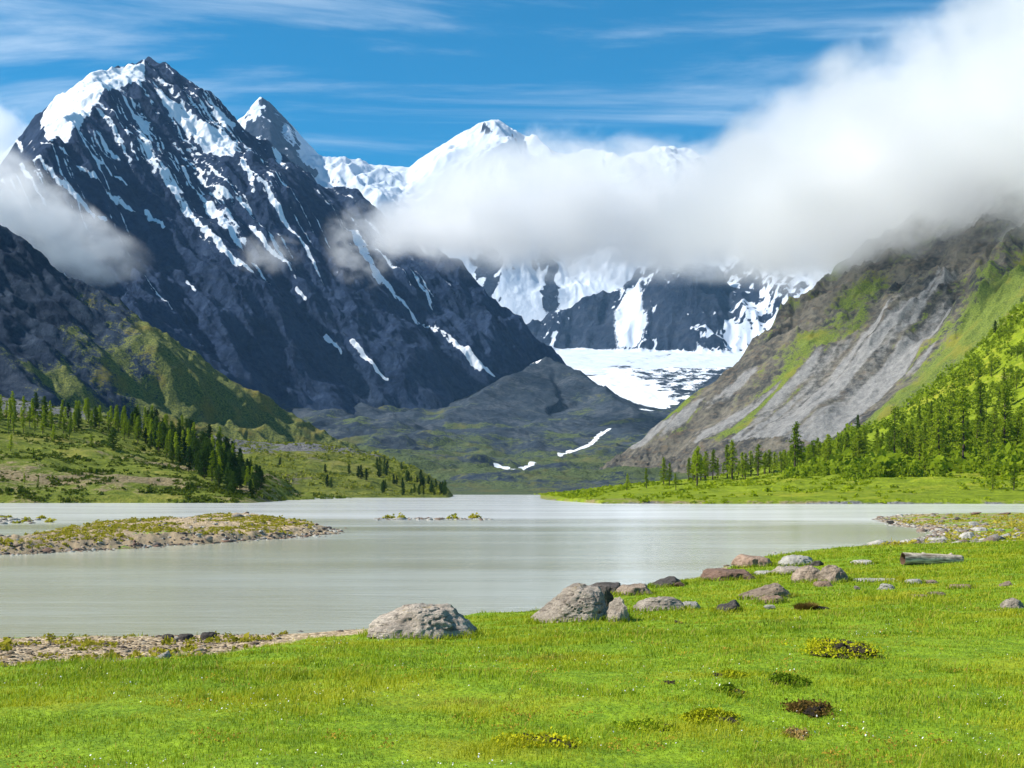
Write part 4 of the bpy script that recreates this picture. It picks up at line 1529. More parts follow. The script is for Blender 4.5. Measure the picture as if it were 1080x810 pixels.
def rocks():
    rock(443, 673, 119, 34, R_GREY, 1, 'large rounded grey boulder with dark right side in the grass at the left shore', 'boulder', dome, 0.45, 0.8, sub=5, rough=0.9, sink=0.15)
    rock(603, 656, 88, 40, R_GREY, 2, 'tall angular grey boulder with a steep dark right face by the water', 'boulder', wedge, 0.22, 0.8, sub=5, rough=0.8, sink=0.12)
    rock(651, 656, 30, 25, R_GREY, 3, 'smaller grey boulder leaning against the right of the tall angular one', 'boulder', shark, 0.25, 0.9, yaw=25)
    rock(641, 646, 18, 25, R_DARK, 4, 'dark mossy rock wedged behind the tall angular boulder', 'rock', None, 0.3, 0.8)
    rock(640, 628, 40, 14, R_DARK, 5, 'flat dark brown slab at the water edge just behind the tall angular boulder', 'rock', slab, 0.2, 0.8, tilt=4)
    rock(671, 628, 38, 11, R_BROWN, 6, 'flat brown slab right of the dark slab at the water edge', 'rock', slab, 0.2, 0.8, tilt=-5, yaw=10)
    rock(705, 619, 38, 10, R_DARK, 7, 'low dark pointed slab tilted beside the water', 'rock', shark, 0.2, 0.9)
    rock(717, 619, 12, 5, R_RED, 8, 'small reddish stone in front of the dark pointed slab')
    rock(698, 644, 58, 14, R_GREY, 9, 'flat pale grey rock half sunk in the grass pool', 'rock', dome, 0.4, 0.7)
    rock(728, 643, 24, 8, R_WHITE, 10, 'pale low stone at the right end of the flat grey rock', 'rock', slab, 0.3)
    rock(770, 646, 32, 12, R_DARK, 11, 'dark wedge shaped rock with a pale left edge in the grass', 'rock', shark, 0.25, 0.9)
    rock(773, 612, 62, 11, R_RED, 12, 'long reddish brown slab lying at the water edge', 'rock', slab, 0.25, 0.6, tilt=3)
    rock(797, 598, 46, 12, R_ORANGE, 13, 'flat orange pink slab farthest out by the water', 'rock', slab, 0.22, 0.7, tilt=6)
    rock(843, 597, 40, 11, R_WHITE, 14, 'white rounded stone right of the orange slab', 'rock', dome, 0.5, 0.7)
    rock(862, 597, 16, 6, R_DARK, 15, 'small mossy dark stone at the right of the white rounded stone')
    rock(836, 606, 38, 8, R_GREY, 16, 'low grey stone below the white rounded stone', 'rock', slab, 0.4, 0.7)
    rock(809, 607, 26, 5, R_WHITE, 17, 'thin pale slab between the orange and reddish slabs', 'rock', slab, 0.3, 0.7)
    rock(857, 614, 40, 17, R_BROWN, 18, 'left half of the brown rock pair near the log', 'boulder', dome, 0.4, 0.9)
    rock(882, 615, 36, 19, R_BROWN, 19, 'right taller half of the brown rock pair near the log', 'boulder', dome, 0.35, 0.9, yaw=40)
    rock(870, 619, 20, 6, R_ORANGE, 20, 'low orange stone in front of the brown rock pair', 'rock', slab, 0.4)
    rock(812, 632, 60, 16, R_BROWN, 21, 'broad brown humped rock with dark right end in the grass', 'rock', shark, 0.4, 0.7)
    rock(816, 637, 30, 8, R_ORANGE, 22, 'flat pinkish slab in front of the broad humped rock', 'rock', slab, 0.3, 0.7)
    rock(812, 643, 12, 5, R_WHITE, 23, 'small white stone below the pinkish slab')
    rock(913, 596, 26, 5, R_WHITE, 24, 'pale flat stone left of the log', 'rock', slab, 0.4, 0.8)
    rock(936, 622, 20, 6, R_WHITE, 25, 'low whitish stone in the grass below the log')
    rock(904, 622, 7, 4, R_GREY, 26, 'tiny grey stone right of the brown rock pair')
    rock(966, 617, 22, 6, R_WHITE, 27, 'pale low stone below the left end of the log', 'rock', dome, 0.4)
    rock(982, 616, 18, 4, R_BROWN, 28, 'flat brownish stone below the middle of the log', 'rock', slab, 0.4)
    rock(1016, 621, 28, 4, R_ORANGE, 29, 'flat pinkish stone below the right end of the log', 'rock', slab, 0.4)
    rock(990, 628, 20, 3, R_BROWN, 30, 'thin flat stone flush with the grass', 'rock', slab, 0.4)
    rock(972, 632, 26, 4, R_ORANGE, 31, 'low pink stone flush with the grass left of the thin flat one', 'rock', slab, 0.4)
    rock(1063, 618, 16, 5, R_BROWN, 32, 'small wedge of stone near the right edge of the picture', 'rock', shark, 0.4)
    rock(1072, 642, 26, 11, R_GREY, 33, 'rounded grey stone at the right edge in the grass', 'rock', dome, 0.5)
    rock(926, 614, 60, 3, R_WHITE, 34, 'long pale streak of stone flush with the grass below the log', 'rock', slab, 0.4, 0.5)
    rock(170, 695, 18, 8, R_WHITE, 35, 'small white stone on the gravel beach', 'rock', shark, 0.35)
    rock(176, 675, 14, 6, R_DARK, 36, 'leftmost dark stone in the row on the left beach')
    rock(194, 675, 18, 6, R_DARK, 37, 'middle dark stone in the row on the left beach', 'rock', slab)
    rock(218, 675, 20, 8, R_DARK, 38, 'dark stone with pale top at the right end of the beach row', 'rock', slab)
    # the spit beyond the log
    rock(1023, 569, 20, 8, R_WHITE, 40, 'white boulder on the spit above the log', 'rock', dome, 0.4)
    rock(1063, 566, 10, 4, R_WHITE, 41, 'small white stone near the right end of the spit')
    rock(992, 572, 22, 5, R_WHITE, 42, 'flat white slab at the spit shore above the log', 'rock', slab, 0.3)
    rock(1036, 560, 16, 4, R_WHITE, 43, 'low pale stone behind the white boulder on the spit', 'rock', slab, 0.4)
    rock(1028, 554, 12, 4, R_WHITE, 44, 'pale stone far back on the spit')
    rock(1011, 549, 10, 4, R_DARK, 45, 'dark stone far back on the spit')
    rock(1030, 542.8, 12, 2.6, R_RED, 46, 'reddish stone at the far water line of the spit')
    rock(1062, 542.8, 12, 2.4, R_RED, 47, 'reddish stone at the far right water line')
    rock(940, 553, 10, 4, R_DARK, 48, 'dark stone at the tip of the spit')


def stones_mesh(name, pts, zf, size, rng, mats, label, flat=0.55):
    """a great many little stones in one mesh"""
    bm = bmesh.new()
    bmesh.ops.create_icosphere(bm, subdivisions=1, radius=1.0)
    base = np.array([v.co[:] for v in bm.verts])
    tri = np.array([[v.index for v in f.verts] for f in bm.faces])
    bm.free()
    n = len(pts)
    X = np.array([p[0] for p in pts])
    Y = np.array([p[1] for p in pts])
    Z = np.maximum(zf(X[None, :], Y[None, :])[0], -0.03)
    s = size * np.exp(rng.normal(size=n) * 0.5)
    V = base[None] * (1 + rng.normal(size=(n, len(base), 1)) * 0.16)
    a = rng.uniform(0, 6.28, n)
    ca, sa = np.cos(a), np.sin(a)
    ax = rng.uniform(0.7, 1.5, n)
    vx = V[:, :, 0] * ax[:, None]
    vy = V[:, :, 1]
    V = np.stack([vx * ca[:, None] - vy * sa[:, None], vx * sa[:, None] + vy * ca[:, None], V[:, :, 2] * flat], -1) * s[:, None, None]
    V = V + np.stack([X, Y, Z], 1)[:, None, :]
    Q = tri[None] + (np.arange(n) * len(base))[:, None, None]
    mi = np.repeat(rng.integers(0, len(mats), n), len(tri))
    me = raw_mesh(name, V.reshape(-1, 3), Q, 3, mats, midx=mi, smooth=True)
    return link(name, me, label, 'stones', kind='stuff')


def isle_h(X, Y):
    si = sdf(X, Y, ISLE) + 0.8 * fbm(X / 5, Y / 5, 3, 621)
    zi = 0.30 * sstep(si, 0.0, 2.0) + 0.16 * sstep(si, 1.5, 12) * (0.6 + 0.5 * fbm(X / 9, Y / 9, 3, 623)) + 0.10 * fbm(X / 2.0, Y / 2.0, 3, 624) * sstep(si, 0, 1)
    zi = zi + sstep(si, 0.1, 0.8) * 0.12 * rid(X / 1.0, Y / 1.0, 3, 625)
    return np.where(si > 0, zi, 0.12 * np.clip(si, -12, 0))


def small_stones():
    rng = np.random.default_rng(81)
    mats = [rock_mat('pebble_pale', (0.36, 0.33, 0.28), (0.60, 0.56, 0.49), sc=3), rock_mat('pebble_grey', (0.17, 0.145, 0.12), (0.34, 0.30, 0.26), sc=3), rock_mat('pebble_brown', (0.16, 0.11, 0.08), (0.32, 0.24, 0.18), sc=3)]
    # spit
    pts = []
    while len(pts) < 1500:
        py = 541.5 + 36 * rng.random()
        px = rng.uniform(905, 1130)
        x, y, _ = P0(px, py, 0.1)
        s = float(sdf(np.array([[x]]), np.array([[y]]), LAND)[0, 0])
        if -0.5 < s < 7 and rng.random() < math.exp(-max(s, 0) / 2.5):
            pts.append((x, y))
    stones_mesh('stones', pts, near_h, 0.085, rng, mats, 'loose stones along the spit shore')
    # gravel beach on the left
    pts = []
    A = np.array(BEACH)
    while len(pts) < 4600:
        x, y = rng.uniform(-14, -3.5), rng.uniform(14, 26)
        if float(sdf(np.array([[x]]), np.array([[y]]), BEACH)[0, 0]) > 0.05 + 0.4 * rng.random() - 0.3:
            pts.append((x, y))
    stones_mesh('pebbles', pts, near_h, 0.016, rng, [rock_mat('pebble_tan', (0.28, 0.19, 0.10), (0.50, 0.37, 0.22), sc=3), rock_mat('pebble_cream', (0.42, 0.33, 0.22), (0.62, 0.52, 0.38), sc=3), mats[2]], 'pebbles over the left gravel beach')
    # shore strip of the near meadow
    pts = []
    for a, b in zip(SHORE[3:-4], SHORE[4:-3]):
        L = np.linalg.norm(b - a)
        for _ in range(int(L * 5)):
            q = a + (b - a) * rng.random() + rng.normal(size=2) * 0.35
            pts.append((q[0], q[1]))
    stones_mesh('stones', pts, near_h, 0.045, rng, mats, 'small stones along the near water line')
    # gravel bar: dark stony front edge and pale top
    pts = []
    n = len(ISLE)
    for i in range(0, 7):
        a, b = ISLE[i], ISLE[i + 1]
        L = np.linalg.norm(b - a)
        for _ in range(int(L * 26)):
            q = a + (b - a) * rng.random() + np.array([rng.normal() * 0.5, abs(rng.normal()) * 1.1 - 0.1])
            pts.append((q[0], q[1]))
    stones_mesh('stones', pts, isle_h, 0.06, rng, [R_DARK, R_BROWN, R_RED, R_DARK, mats[0]], 'dark stones along the front edge of the gravel bar', flat=0.7)
    pts = []
    while len(pts) < 1500:
        i = rng.integers(0, n)
        x, y = rng.uniform(-42, -8), rng.uniform(46, 122)
        if float(sdf(np.array([[x]]), np.array([[y]]), ISLE)[0, 0]) > 0.3:
            pts.append((x, y))
    stones_mesh('stones', pts, isle_h, 0.06, rng, mats, 'pale stones scattered over the gravel bar')
    ct = leaf_mat('bar_turf', (0.25, 0.25, 0.02), (0.50, 0.42, 0.06), 0.4, 0.8)
    pts = []
    while len(pts) < 6800:
        x, y = rng.uniform(-42, -10), rng.uniform(47, 118)
        s = float(sdf(np.array([[x]]), np.array([[y]]), ISLE)[0, 0])
        if s > 0.8 and gn(x / 4, y / 7, 83) + 0.25 * gn(x / 1.3, y / 2, 84) > -0.22 + 0.006 * (y - 60):
            pts.append((x, y))
    clumps(isle_h, pts, 0.085, 16, rng, ct, 'yellow green turf tufts on the gravel bar', 'tufts', 0.9)


def beach_tufts():
    rng = np.random.default_rng(93)
    pts = []
    while len(pts) < 420:
        x, y = rng.uniform(-13, -3.5), rng.uniform(14, 26)
        if float(sdf(np.array([[x]]), np.array([[y]]), BEACH)[0, 0]) > 0.0 and gn(x / 0.9, y / 1.4, 94) > 0.05:
            pts.append((x, y))
    clumps(near_h, pts, 0.055, 14, rng, bpy.data.materials['bar_turf'], 'sparse yellow turf tufts on the left gravel beach', 'tufts', 0.9)


def spit_tufts():
    rng = np.random.default_rng(95)
    pts = []
    while len(pts) < 1500:
        x, y, _ = P0(rng.uniform(915, 1150), 541.8 + 34 * rng.random(), 0.3)
        s = float(sdf(np.array([[x]]), np.array([[y]]), LAND)[0, 0])
        if s > 0.8 and y > 54 and gn(x / 5, y / 8, 96) > -0.15:
            pts.append((x, y))
    clumps(near_h, pts, 0.12, 14, rng, bpy.data.materials['bar_turf'], 'yellow green turf tufts on the far spit', 'tufts', 0.8)


def far_bars():
    rng = np.random.default_rng(87)
    mats = [bpy.data.materials['pebble_pale'], bpy.data.materials['pebble_brown']]
    pts = [tuple(P0(rng.uniform(395, 520), 547.5 + rng.normal() * 0.5)[:2]) for _ in range(130)] + [tuple(P0(rng.uniform(0, 60) - 20, 549 + rng.normal() * 1.5)[:2]) for _ in range(120)]
    stones_mesh('stones', pts, lambda X, Y: 0 * X, 0.12, rng, mats, 'stones of a low bar breaking the far water', flat=0.5)
    ct = bpy.data.materials['bar_turf']
    pts = [tuple(P0(px + rng.normal() * 2.2, py)[:2]) for px, py in ((413, 546.5), (424, 547), (479, 547), (500, 546.5), (8, 546), (18, 552), (44, 547), (52, 551), (-6, 550), (28, 550)) for _ in range(7)]
    clumps(lambda X, Y: 0 * X, pts, 0.26, 14, rng, ct, 'turf tufts on low bars in the far water', 'tufts', 0.9)


def log_thing():
    x, y, z = near_hit(985, 596)
    L, r = 66 / F * y, 6.6 / F * y
    o = bpy.data.objects.new('driftwood_log', None)
    o.empty_display_size = 0.2
    COL.objects.link(o)
    o.location = (x, y + r, z + r * 0.8)
    o.rotation_euler = (0, math.radians(2.2), math.radians(9))
    tag(o, 'weathered grey driftwood log with a hollow dark left end lying on the grass', 'log')
    m, g, out = new_mat('weathered_wood')
    tcn = g.node('ShaderNodeTexCoord').outputs['Object']
    n = g.noise(g.mapping(tcn, scale=(1.6, 14, 14)), 1.5, 6, 0.65)
    n2 = g.noise(tcn, 5, 4, 0.6)
    col = g.mix(g.step(n, 0.34, 0.62), (0.14, 0.105, 0.075), (0.68, 0.57, 0.44))
    col = g.mix(g.math('MULTIPLY', g.step(n2, 0.52, 0.66), 0.6), col, (0.13, 0.10, 0.08))
    principled(g, out, col, 0.9, g.bump(n, 1.0, 0.02), spec=0.15)
    md, g2, o2 = new_mat('rotten_heartwood')
    nn = g2.noise(g2.node('ShaderNodeTexCoord').outputs['Object'], 14, 5, 0.6)
    principled(g2, o2, g2.mix(nn, (0.035, 0.02, 0.012), (0.16, 0.09, 0.05)), 0.95)
    ns, nt = 40, 20
    V, Q = [], []
    rng = np.random.default_rng(3)
    knots = [(0.36, 1.2, 0.30), (0.82, 1.5, 0.35), (0.6, 0.4, 0.2)]
    for i in range(ns + 1):
        u = i / ns
        for k in range(nt):
            th = 2 * math.pi * k / nt
            rr = r * (1.0 - 0.10 * u) * (1 + 0.06 * mnoise.noise(Vector((u * 5, math.cos(th) * 1.2, math.sin(th) * 1.2))) + 0.05 * mnoise.noise(Vector((u * 3, math.cos(th) * 4, math.sin(th) * 4))))
            for ku, kt, ka in knots:
                rr += r * ka * math.exp(-((u - ku) / 0.022) ** 2 - ((th - kt) / 0.28) ** 2)
            V.append(((u - 0.5) * L + (0.02 * L * mnoise.noise(Vector((math.cos(th) * 2, math.sin(th) * 2, 7))) if i in (0, ns) else 0), rr * math.cos(th), rr * math.sin(th)))
    for i in range(ns):
        for k in range(nt):
            Q.append((i * nt + k, i * nt + (k + 1) % nt, (i + 1) * nt + (k + 1) % nt, (i + 1) * nt + k))
    b = len(V)
    # right end closed by a ring running to the middle
    for k in range(nt):
        V.append((0.5 * L - 0.01 * L, V[ns * nt + k][1] * 0.05, V[ns * nt + k][2] * 0.05))
    for k in range(nt):
        Q.append((ns * nt + k, ns * nt + (k + 1) % nt, b + (k + 1) % nt, b + k))
    me = raw_mesh('trunk', V, Q, 4, m)
    t = link('trunk', me, parent=o)
    # hollow left end: rim and inner tube
    V2, Q2 = [], []
    for i, (dx, f) in enumerate(((0.0, 0.98), (0.004, 0.80), (0.10, 0.72), (0.30, 0.5), (0.32, 0.02))):
        for k in range(nt):
            th = 2 * math.pi * k / nt
            f2 = f * (1 + 0.12 * mnoise.noise(Vector((math.cos(th) * 2, math.sin(th) * 2, i * 0.7)))) if 0 < i < 4 else f
            V2.append((V[k][0] + dx * L, V[k][1] * f2, V[k][2] * f2))
    for i in range(4):
        for k in range(nt):
            Q2.append((i * nt + k, (i + 1) * nt + k, (i + 1) * nt + (k + 1) % nt, i * nt + (k + 1) % nt))
    me = raw_mesh('hollow_end', V2, Q2, 4, md)
    link('hollow_end', me, parent=o)


M_SOIL = rock_mat('dark_peat', (0.022, 0.016, 0.010), (0.085, 0.058, 0.034), dark=(0.012, 0.010, 0.008), sc=3)
M_MOSSY = leaf_mat('yellow_moss', (0.30, 0.32, 0.012), (0.60, 0.56, 0.020), 0.2, 9.0)
M_MOSSG = leaf_mat('green_moss', (0.10, 0.16, 0.010), (0.28, 0.36, 0.018), 0.2, 9.0)
M_DRY = leaf_mat('dry_grass', (0.15, 0.095, 0.025), (0.38, 0.26, 0.09), 0.3, 20.0)


def hummock(px, py, w, h, moss, seed, label, cover=0.6, side=-1):
    """a little eroded mound: peat core and moss cushions on one side"""
    x, y, z = near_hit(px, py)
    W = w / F * y
    Dp = max(h / F * y * y / (CAMZ - z) * 0.75, W * 0.35)
    H = min(0.36 * h / F * y, 0.075)
    rng = np.random.default_rng(seed)
    o = bpy.data.objects.new('earth_hummock', None)
    o.empty_display_size = 0.1
    COL.objects.link(o)
    yc = y + Dp * 0.45
    zc = float(near_h([[x]], [[yc]])[0, 0])
    o.location = (x, yc, zc - 0.01)
    tag(o, label, 'hummock')
    me = rock_mesh(seed + 500, None, 0.6, 4, 1.8, 0.5)
    co = np.empty(len(me.vertices) * 3)
    me.vertices.foreach_get('co', co)
    co = co.reshape(-1, 3)
    an = np.arctan2(co[:, 1], co[:, 0])
    lob = 1 + 0.42 * fbm(np.cos(an) * 1.3 + seed * 2.2, np.sin(an) * 1.3, 3, 5)
    hh = 1 + 0.5 * fbm(co[:, 0] * 4 + seed, co[:, 1] * 4, 3, 6)
    V = co * np.array([W * 0.86, Dp * 0.86, H * 1.25]) * np.stack([lob, lob, np.clip(hh, 0.2, 2)], 1) - np.array([0, 0, H * 0.30])
    me.vertices.foreach_set('co', V.reshape(-1).astype(np.float32))
    me.materials.append(M_SOIL)
    me.name = 'peat'
    link('peat', me, parent=o)
    if moss is not None:
        top = V[(V[:, 2] > 0.0)]
        key = side * top[:, 0] / W + 0.7 * fbm(top[:, 0] / W * 3 + seed, top[:, 1] / Dp * 3, 2, 3)
        top = top[key > np.quantile(key, 1 - cover)]
        C = top[rng.integers(0, len(top), 2600)] + rng.normal(size=(2600, 3)) * np.array([W * 0.09, Dp * 0.09, 0.010]) + (0, 0, 0.006)
        a2 = rng.uniform(0, 6.28, 1500)
        r2 = (0.34 + 0.32 * rng.random(1500) ** 1.6) * (1 + 0.5 * fbm(np.cos(a2) * 1.6 + seed, np.sin(a2) * 1.6, 3, 8))
        rim = np.stack([r2 * np.cos(a2) * W, r2 * np.sin(a2) * Dp, 0.008 + 0.02 * rng.random(1500)], 1)
        rim = rim[(rng.random(1500) < 0.25 + 1.1 * fbm(rim[:, 0] / W * 3 + seed, rim[:, 1] / Dp * 3, 3, 9)) & (side * rim[:, 0] > -0.15 * W)]
        C = np.concatenate([C, rim])
        Vq = quads(C, np.full(len(C), 0.013), rng)
        m2 = raw_mesh('moss', Vq, np.arange(len(Vq)), 4, moss, smooth=False)
        link('moss', m2, parent=o)
    return o


def blades_mesh(name, B, H, Wd, bend, az, tint, mat):
    n = len(B)
    lean = np.stack([np.cos(az), np.sin(az), 0 * az], 1)
    side = np.stack([-np.sin(az + 0.6), np.cos(az + 0.6), 0 * az], 1)
    w = Wd[:, None] * side * 0.5
    mid = B + lean * (bend * H * 0.30)[:, None] + np.array([0, 0, 1.0]) * (H * 0.58)[:, None]
    tip = B + lean * (bend * H)[:, None] + np.array([0, 0, 1.0]) * (H * (1 - 0.25 * bend))[:, None]
    V = np.stack([B - w, B + w, mid - w * 0.75, mid + w * 0.75, tip], 1).reshape(-1, 3)
    T = np.array([[0, 1, 3], [0, 3, 2], [2, 3, 4]])
    Q = T[None] + (np.arange(n) * 5)[:, None, None]
    return raw_mesh(name, V, Q, 3, mat, {'tint': np.repeat(tint, 5)}, smooth=False)


def tussock():
    x, y, z = near_hit(852, 644)
    rng = np.random.default_rng(9)
    o = bpy.data.objects.new('grass_tussock', None)
    COL.objects.link(o)
    o.empty_display_size = 0.1
    o.location = (x, y + 0.12, z)
    tag(o, 'dry orange brown grass tussock with a dark base right of the humped rock', 'tussock')
    W = 30 / F * y
    n = 900
    a = rng.uniform(0, 6.28, n)
    r = np.sqrt(rng.random(n)) * W * 0.40
    B = np.stack([r * np.cos(a), r * np.sin(a) * 0.8, np.full(n, -0.01)], 1)
    H = 13 / F * y * rng.uniform(0.5, 1.1, n) * (1 - 0.5 * r / (W * 0.5))
    me = blades_mesh('blades', B, H, np.full(n, 0.011), rng.uniform(0.2, 0.9, n), a + rng.normal(size=n) * 0.5, rng.random(n), M_DRY)
    link('blades', me, parent=o)
    me = rock_mesh(777, None, 0.6, 3, 1.5)
    me.materials.append(M_SOIL)
    me.name = 'base'
    b = link('base', me, parent=o)
    b.scale = (W * 1.1, W * 0.7, 0.10)
    b.location = (0.12, 0.02, -0.03)


rocks()
small_stones()
far_bars()
beach_tufts()
spit_tufts()
log_thing()
tussock()
hummock(905, 697, 78, 25, M_MOSSY, 1, 'largest hummock, bright yellow moss on its left and dark peat on its right', 0.55)
hummock(688, 772, 66, 16, M_MOSSG, 2, 'dark peat hummock with green moss near the bottom of the meadow', 0.45)
hummock(572, 790, 92, 22, M_MOSSY, 3, 'wide yellow green hummock nearest the bottom edge', 0.7)
hummock(756, 764, 54, 15, M_MOSSY, 4, 'low yellow hummock right of the dark peat hummock', 0.85)
hummock(866, 757, 48, 18, M_DRY, 5, 'brown bare hummock toward the right of the lower meadow', 0.3)
hummock(833, 725, 42, 15, M_MOSSG, 6, 'brown hummock with green rim below the largest yellow one', 0.35, 1)
hummock(777, 735, 30, 12, M_MOSSG, 7, 'small dark hummock between the brown ones', 0.3)
hummock(771, 716, 36, 10, M_MOSSY, 8, 'small brown hummock edged with yellow moss on its right', 0.5, 1)
hummock(710, 722, 20, 7, None, 9, 'pair sized brown clod of earth alone in the green meadow')
hummock(846, 779, 26, 13, M_DRY, 10, 'reddish brown clod near the bottom right of the meadow', 0.5)
hummock(719, 658, 10, 6, None, 11, 'tiny dark clod near the flat grey rock')


# ------------------------------------------------------------------ turf of the near meadow
def grass_mat():
    m, g, out = new_mat('turf_blades')
    t = g.attr('tint')
    p = g.pos()
    n1 = g.noise(p, 0.55, 5, 0.6)
    n2 = g.noise(p, 3.0, 4, 0.6)
    col = g.ramp(t, [(0.0, (0.125, 0.185, 0.005)), (0.35, (0.255, 0.335, 0.008)), (0.72, (0.36, 0.44, 0.013)), (0.90, (0.38, 0.43, 0.022)), (1.0, (0.46, 0.34, 0.08))])
    col = g.mix(g.math('MULTIPLY', g.step(n1, 0.46, 0.62), 0.85), col, (0.42, 0.42, 0.014))
    n5 = g.noise(g.mapping(p, loc=(31, 12, 0)), 0.8, 6, 0.65)
    col = g.mix(g.math('MULTIPLY', g.step(n5, 0.58, 0.70), 0.55), col, (0.34, 0.235, 0.045))
    col = g.mix(g.math('MULTIPLY', g.step(n2, 0.52, 0.68), 0.7), col, (0.09, 0.18, 0.006))
    d = g.node('ShaderNodeBsdfPrincipled')
    g.put(d.inputs['Base Color'], col)
    d.inputs['Roughness'].default_value = 0.55
    d.inputs['Specular IOR Level'].default_value = 0.25
    tr = g.node('ShaderNodeBsdfTranslucent')
    g.put(tr.inputs['Color'], col)
    mx = g.node('ShaderNodeMixShader')
    mx.inputs[0].default_value = 0.35
    g.l.new(d.outputs[0], mx.inputs[1])
    g.l.new(tr.outputs[0], mx.inputs[2])
    g.l.new(mx.outputs[0], out.inputs['Surface'])
    return m


def grass():
    rng = np.random.default_rng(21)
    D0, D1 = 6.0, 62.0
    N = 900000
    # density falls with distance
    u = rng.random(N)
    D = (D0 ** 0.3 + u * (D1 ** 0.3 - D0 ** 0.3)) ** (1 / 0.3)
    tt = rng.uniform(-1, 1, N)
    X, Y = tt * (0.43 * D + 3.4), D
    Z, s = near_z(X[None, :], Y[None, :])
    Z, s = Z[0], s[0]
    b = sdf(X, Y, BEACH)
    keep = (s > 0.35 + 0.5 * rng.random(N)) & (b < -0.15 + 0.5 * rng.random(N) ** 3)
    thin = fbm(X / 1.6, Y / 1.6, 3, 613)
    bare = fbm(X / 4, Y / 4, 3, 613)
    keep &= rng.random(N) < np.clip(0.95 - 1.3 * np.clip(bare - 0.42, 0, 1) - 0.5 * sstep(s, 1.6, 0.4), 0.02, 1)
    X, Y, Z, s = X[keep], Y[keep], Z[keep], s[keep]
    n = len(X)
    patchn = fbm(X / 1.1, Y / 1.1, 3, 701)
    patch2 = fbm(X / 5.0, Y / 5.0, 3, 705)
    H = (0.034 + 0.030 * np.clip(patchn + 0.6 * patch2, -0.75, 1.5)) * np.exp(rng.normal(size=n) * 0.28) * (1 + 0.012 * (Y - 8))
    tall = rng.random(n) < 0.006
    tuft = sstep(gn(X / 0.55, Y / 0.55, 741) + 0.4 * gn(X / 2.2, Y / 2.2, 742), 0.42, 0.75)
    H = H * (1 + 0.9 * tuft)
    H = np.clip(np.where(tall, H * 2.4, H), 0.014, 0.17)
    Wd = 0.0042 * (0.7 + 0.6 * rng.random(n)) * np.clip(Y / 8.0, 0.85, 6) ** 0.95
    tint = np.clip(0.50 + 0.22 * rng.normal(size=n) + 0.20 * patchn + 0.14 * gn(X / 0.35, Y / 0.35, 709) + 0.14 * gn(X / 2.6, Y / 2.6, 711) + 0.05 * np.clip(X, -4, 4) / 4 - 0.03, 0, 0.97)
    tint = np.clip(tint - 0.22 * tuft, 0, 0.97)
    dry = rng.random(n) < 0.015 + 0.05 * sstep(patch2, 0.3, 0.8)
    tint = np.where(dry | (tall & (rng.random(n) < 0.6)), 1.0, tint)
    az = rng.uniform(0, 6.28, n)
    B = np.stack([X, Y, Z - 0.004], 1)
    # taller blades grown up round the foot of each rock
    xs, ys = [], []
    for rx, ry, w, d in ROCKS:
        if ry > 60 or w < 0.42:
            continue
        m_ = int(min(900, 240 * (w + d)))
        a = rng.uniform(0, 6.28, m_)
        q = 1.0 + 0.10 * rng.normal(size=m_)
        xs.append(rx + 0.5 * w * q * np.cos(a))
        ys.append(ry + 0.5 * d * q * np.sin(a))
    rx, ry = np.concatenate(xs), np.concatenate(ys)
    rz, rs = near_z(rx[None, :], ry[None, :])
    ok = (rs[0] > 0.5) & (sdf(rx, ry, BEACH) < 0)
    rx, ry, rz = rx[ok], ry[ok], rz[0][ok]
    k = len(rx)
    B = np.concatenate([B, np.stack([rx, ry, rz - 0.004], 1)])
    H = np.concatenate([H, rng.uniform(0.05, 0.12, k) * (1 + 0.006 * ry)])
    Wd = np.concatenate([Wd, 0.0046 * np.clip(ry / 8.0, 0.85, 6) ** 0.95])
    tint = np.concatenate([tint, np.clip(0.40 + 0.3 * rng.normal(size=k), 0, 1)])
    az = np.concatenate([az, rng.uniform(0, 6.28, k)])
    n = len(B)
    me = blades_mesh('grass', B, H, Wd, rng.uniform(0.15, 0.95, n), az, tint, grass_mat())
    link('grass', me, 'short bright green turf of the near meadow', 'grass', kind='stuff')
    # daisies
    k = 0
    C = []
    while k < 1900:
        D = 6.5 + 20 * rng.random() ** 1.5
        x = rng.uniform(-0.42, 0.42) * D
        dens = gn(x / 1.8, D / 1.8, 721) + 0.5 * gn(x / 0.6, D / 0.6, 722)
        if rng.random() < 0.12 + 0.9 * dens:
            C.append((x, D))
            k += 1
    X = np.array([c[0] for c in C])
    Y = np.array([c[1] for c in C])
    Z, s = near_z(X[None, :], Y[None, :])
    ok = (s[0] > 1.0) & (sdf(X, Y, BEACH) < -0.3)
    X, Y, Z = X[ok], Y[ok], Z[0][ok]
    n = len(X)
    r = 0.0046 * (0.7 + 0.6 * rng.random(n))
    V, Q = [], []
    th = np.linspace(0, 2 * np.pi, 7)[:-1]
    c = np.stack([X, Y, Z + 0.045 + 0.03 * rng.random(n)], 1)
    tl = rng.normal(size=(n, 2)) * 0.5
    ring = np.stack([np.cos(th), np.sin(th)], 1)
    P_ = c[:, None, :] + r[:, None, None] * np.concatenate([np.broadcast_to(ring[None], (n, 6, 2)), (ring[None] * tl[:, None, :]).sum(-1, keepdims=True)], -1)
    V = P_.reshape(-1, 3)
    f = np.array([[0, 1, 2, 3], [0, 3, 4, 5]])
    Q = f[None] + (np.arange(n) * 6)[:, None, None]
    m, g, out = new_mat('white_petals')
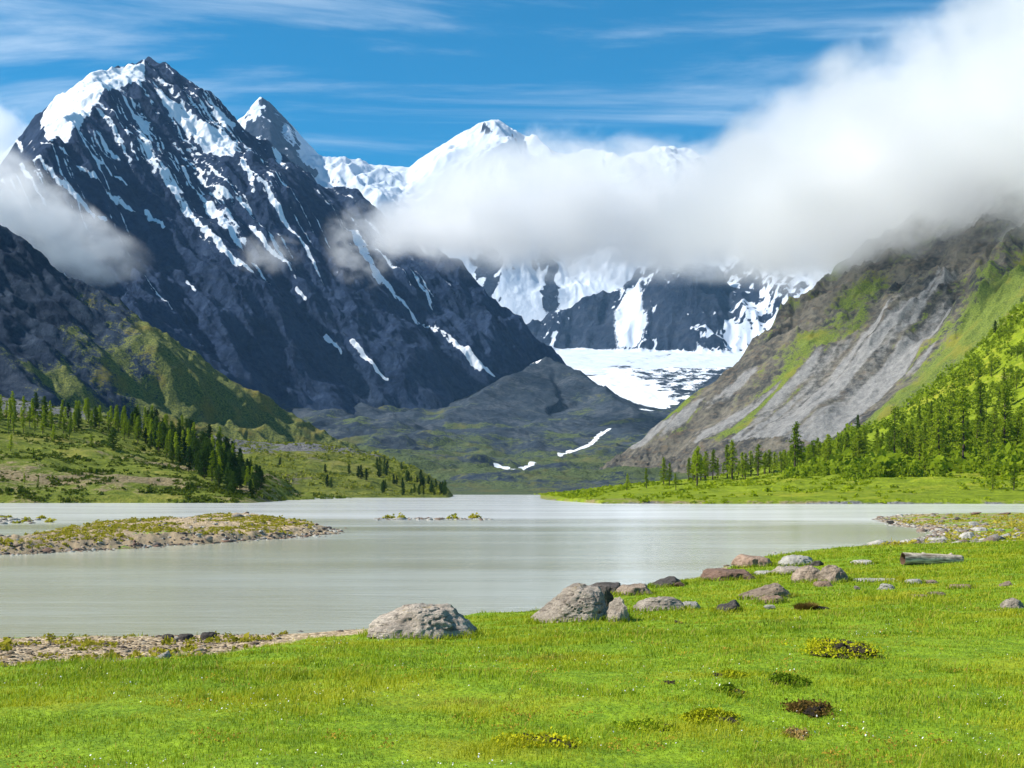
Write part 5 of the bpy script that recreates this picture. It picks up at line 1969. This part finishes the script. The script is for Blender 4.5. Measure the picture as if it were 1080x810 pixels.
    principled(g, out, (0.72, 0.70, 0.66), 0.8)
    me = raw_mesh('flowers', V, Q, 4, m, smooth=False)
    link('flowers', me, 'tiny white flowers dotted through the near turf', 'flowers', kind='stuff')
    # yellow and rusty leaves low in the turf
    C = []
    while len(C) < 900:
        D = 6.8 + 26 * rng.random() ** 1.3
        x = rng.uniform(-0.42, 0.42) * D
        if gn(x / 0.9, D / 0.9, 731) > 0.30:
            C.append((x, D))
    C = np.array(C)
    Z, s = near_z(C[None, :, 0], C[None, :, 1])
    ok = s[0] > 1.2
    C = np.stack([C[ok, 0], C[ok, 1], Z[0][ok] + 0.03], 1)
    C = (C[:, None, :] + rng.normal(size=(len(C), 9, 3)) * np.array([0.05, 0.05, 0.008])).reshape(-1, 3)
    V = quads(C, np.full(len(C), 0.010), rng)
    ml = leaf_mat('rusty_leaves', (0.42, 0.40, 0.02), (0.46, 0.26, 0.05), 0.3, 1.5)
    me = raw_mesh('herb_leaves', V, np.arange(len(V)), 4, ml, smooth=False)
    link('herb_leaves', me, 'yellow and rusty little leaves low in the turf', 'herbs', kind='stuff')


grass()


# ------------------------------------------------------------------ the air of the valley
def build_haze():
    x0, x1, y0, y1, z0, z1 = -14000, 14000, -1500, 12500, -6, 3300
    V = [(x0, y0, z0), (x1, y0, z0), (x1, y1, z0), (x0, y1, z0), (x0, y0, z1), (x1, y0, z1), (x1, y1, z1), (x0, y1, z1)]
    Q = [(0, 3, 2, 1), (4, 5, 6, 7), (0, 1, 5, 4), (1, 2, 6, 5), (2, 3, 7, 6), (3, 0, 4, 7)]
    m, g, out = new_mat('haze')
    v = g.node('ShaderNodeVolumePrincipled')
    v.inputs['Color'].default_value = (0.32, 0.63, 1.0, 1)
    v.inputs['Density'].default_value = HAZE
    v.inputs['Anisotropy'].default_value = 0.0
    g.l.new(v.outputs[0], out.inputs['Volume'])
    me = raw_mesh('haze', V, Q, 4, m, smooth=False)
    link('haze', me, kind='stuff')


HAZE = 1.7e-5
build_haze()
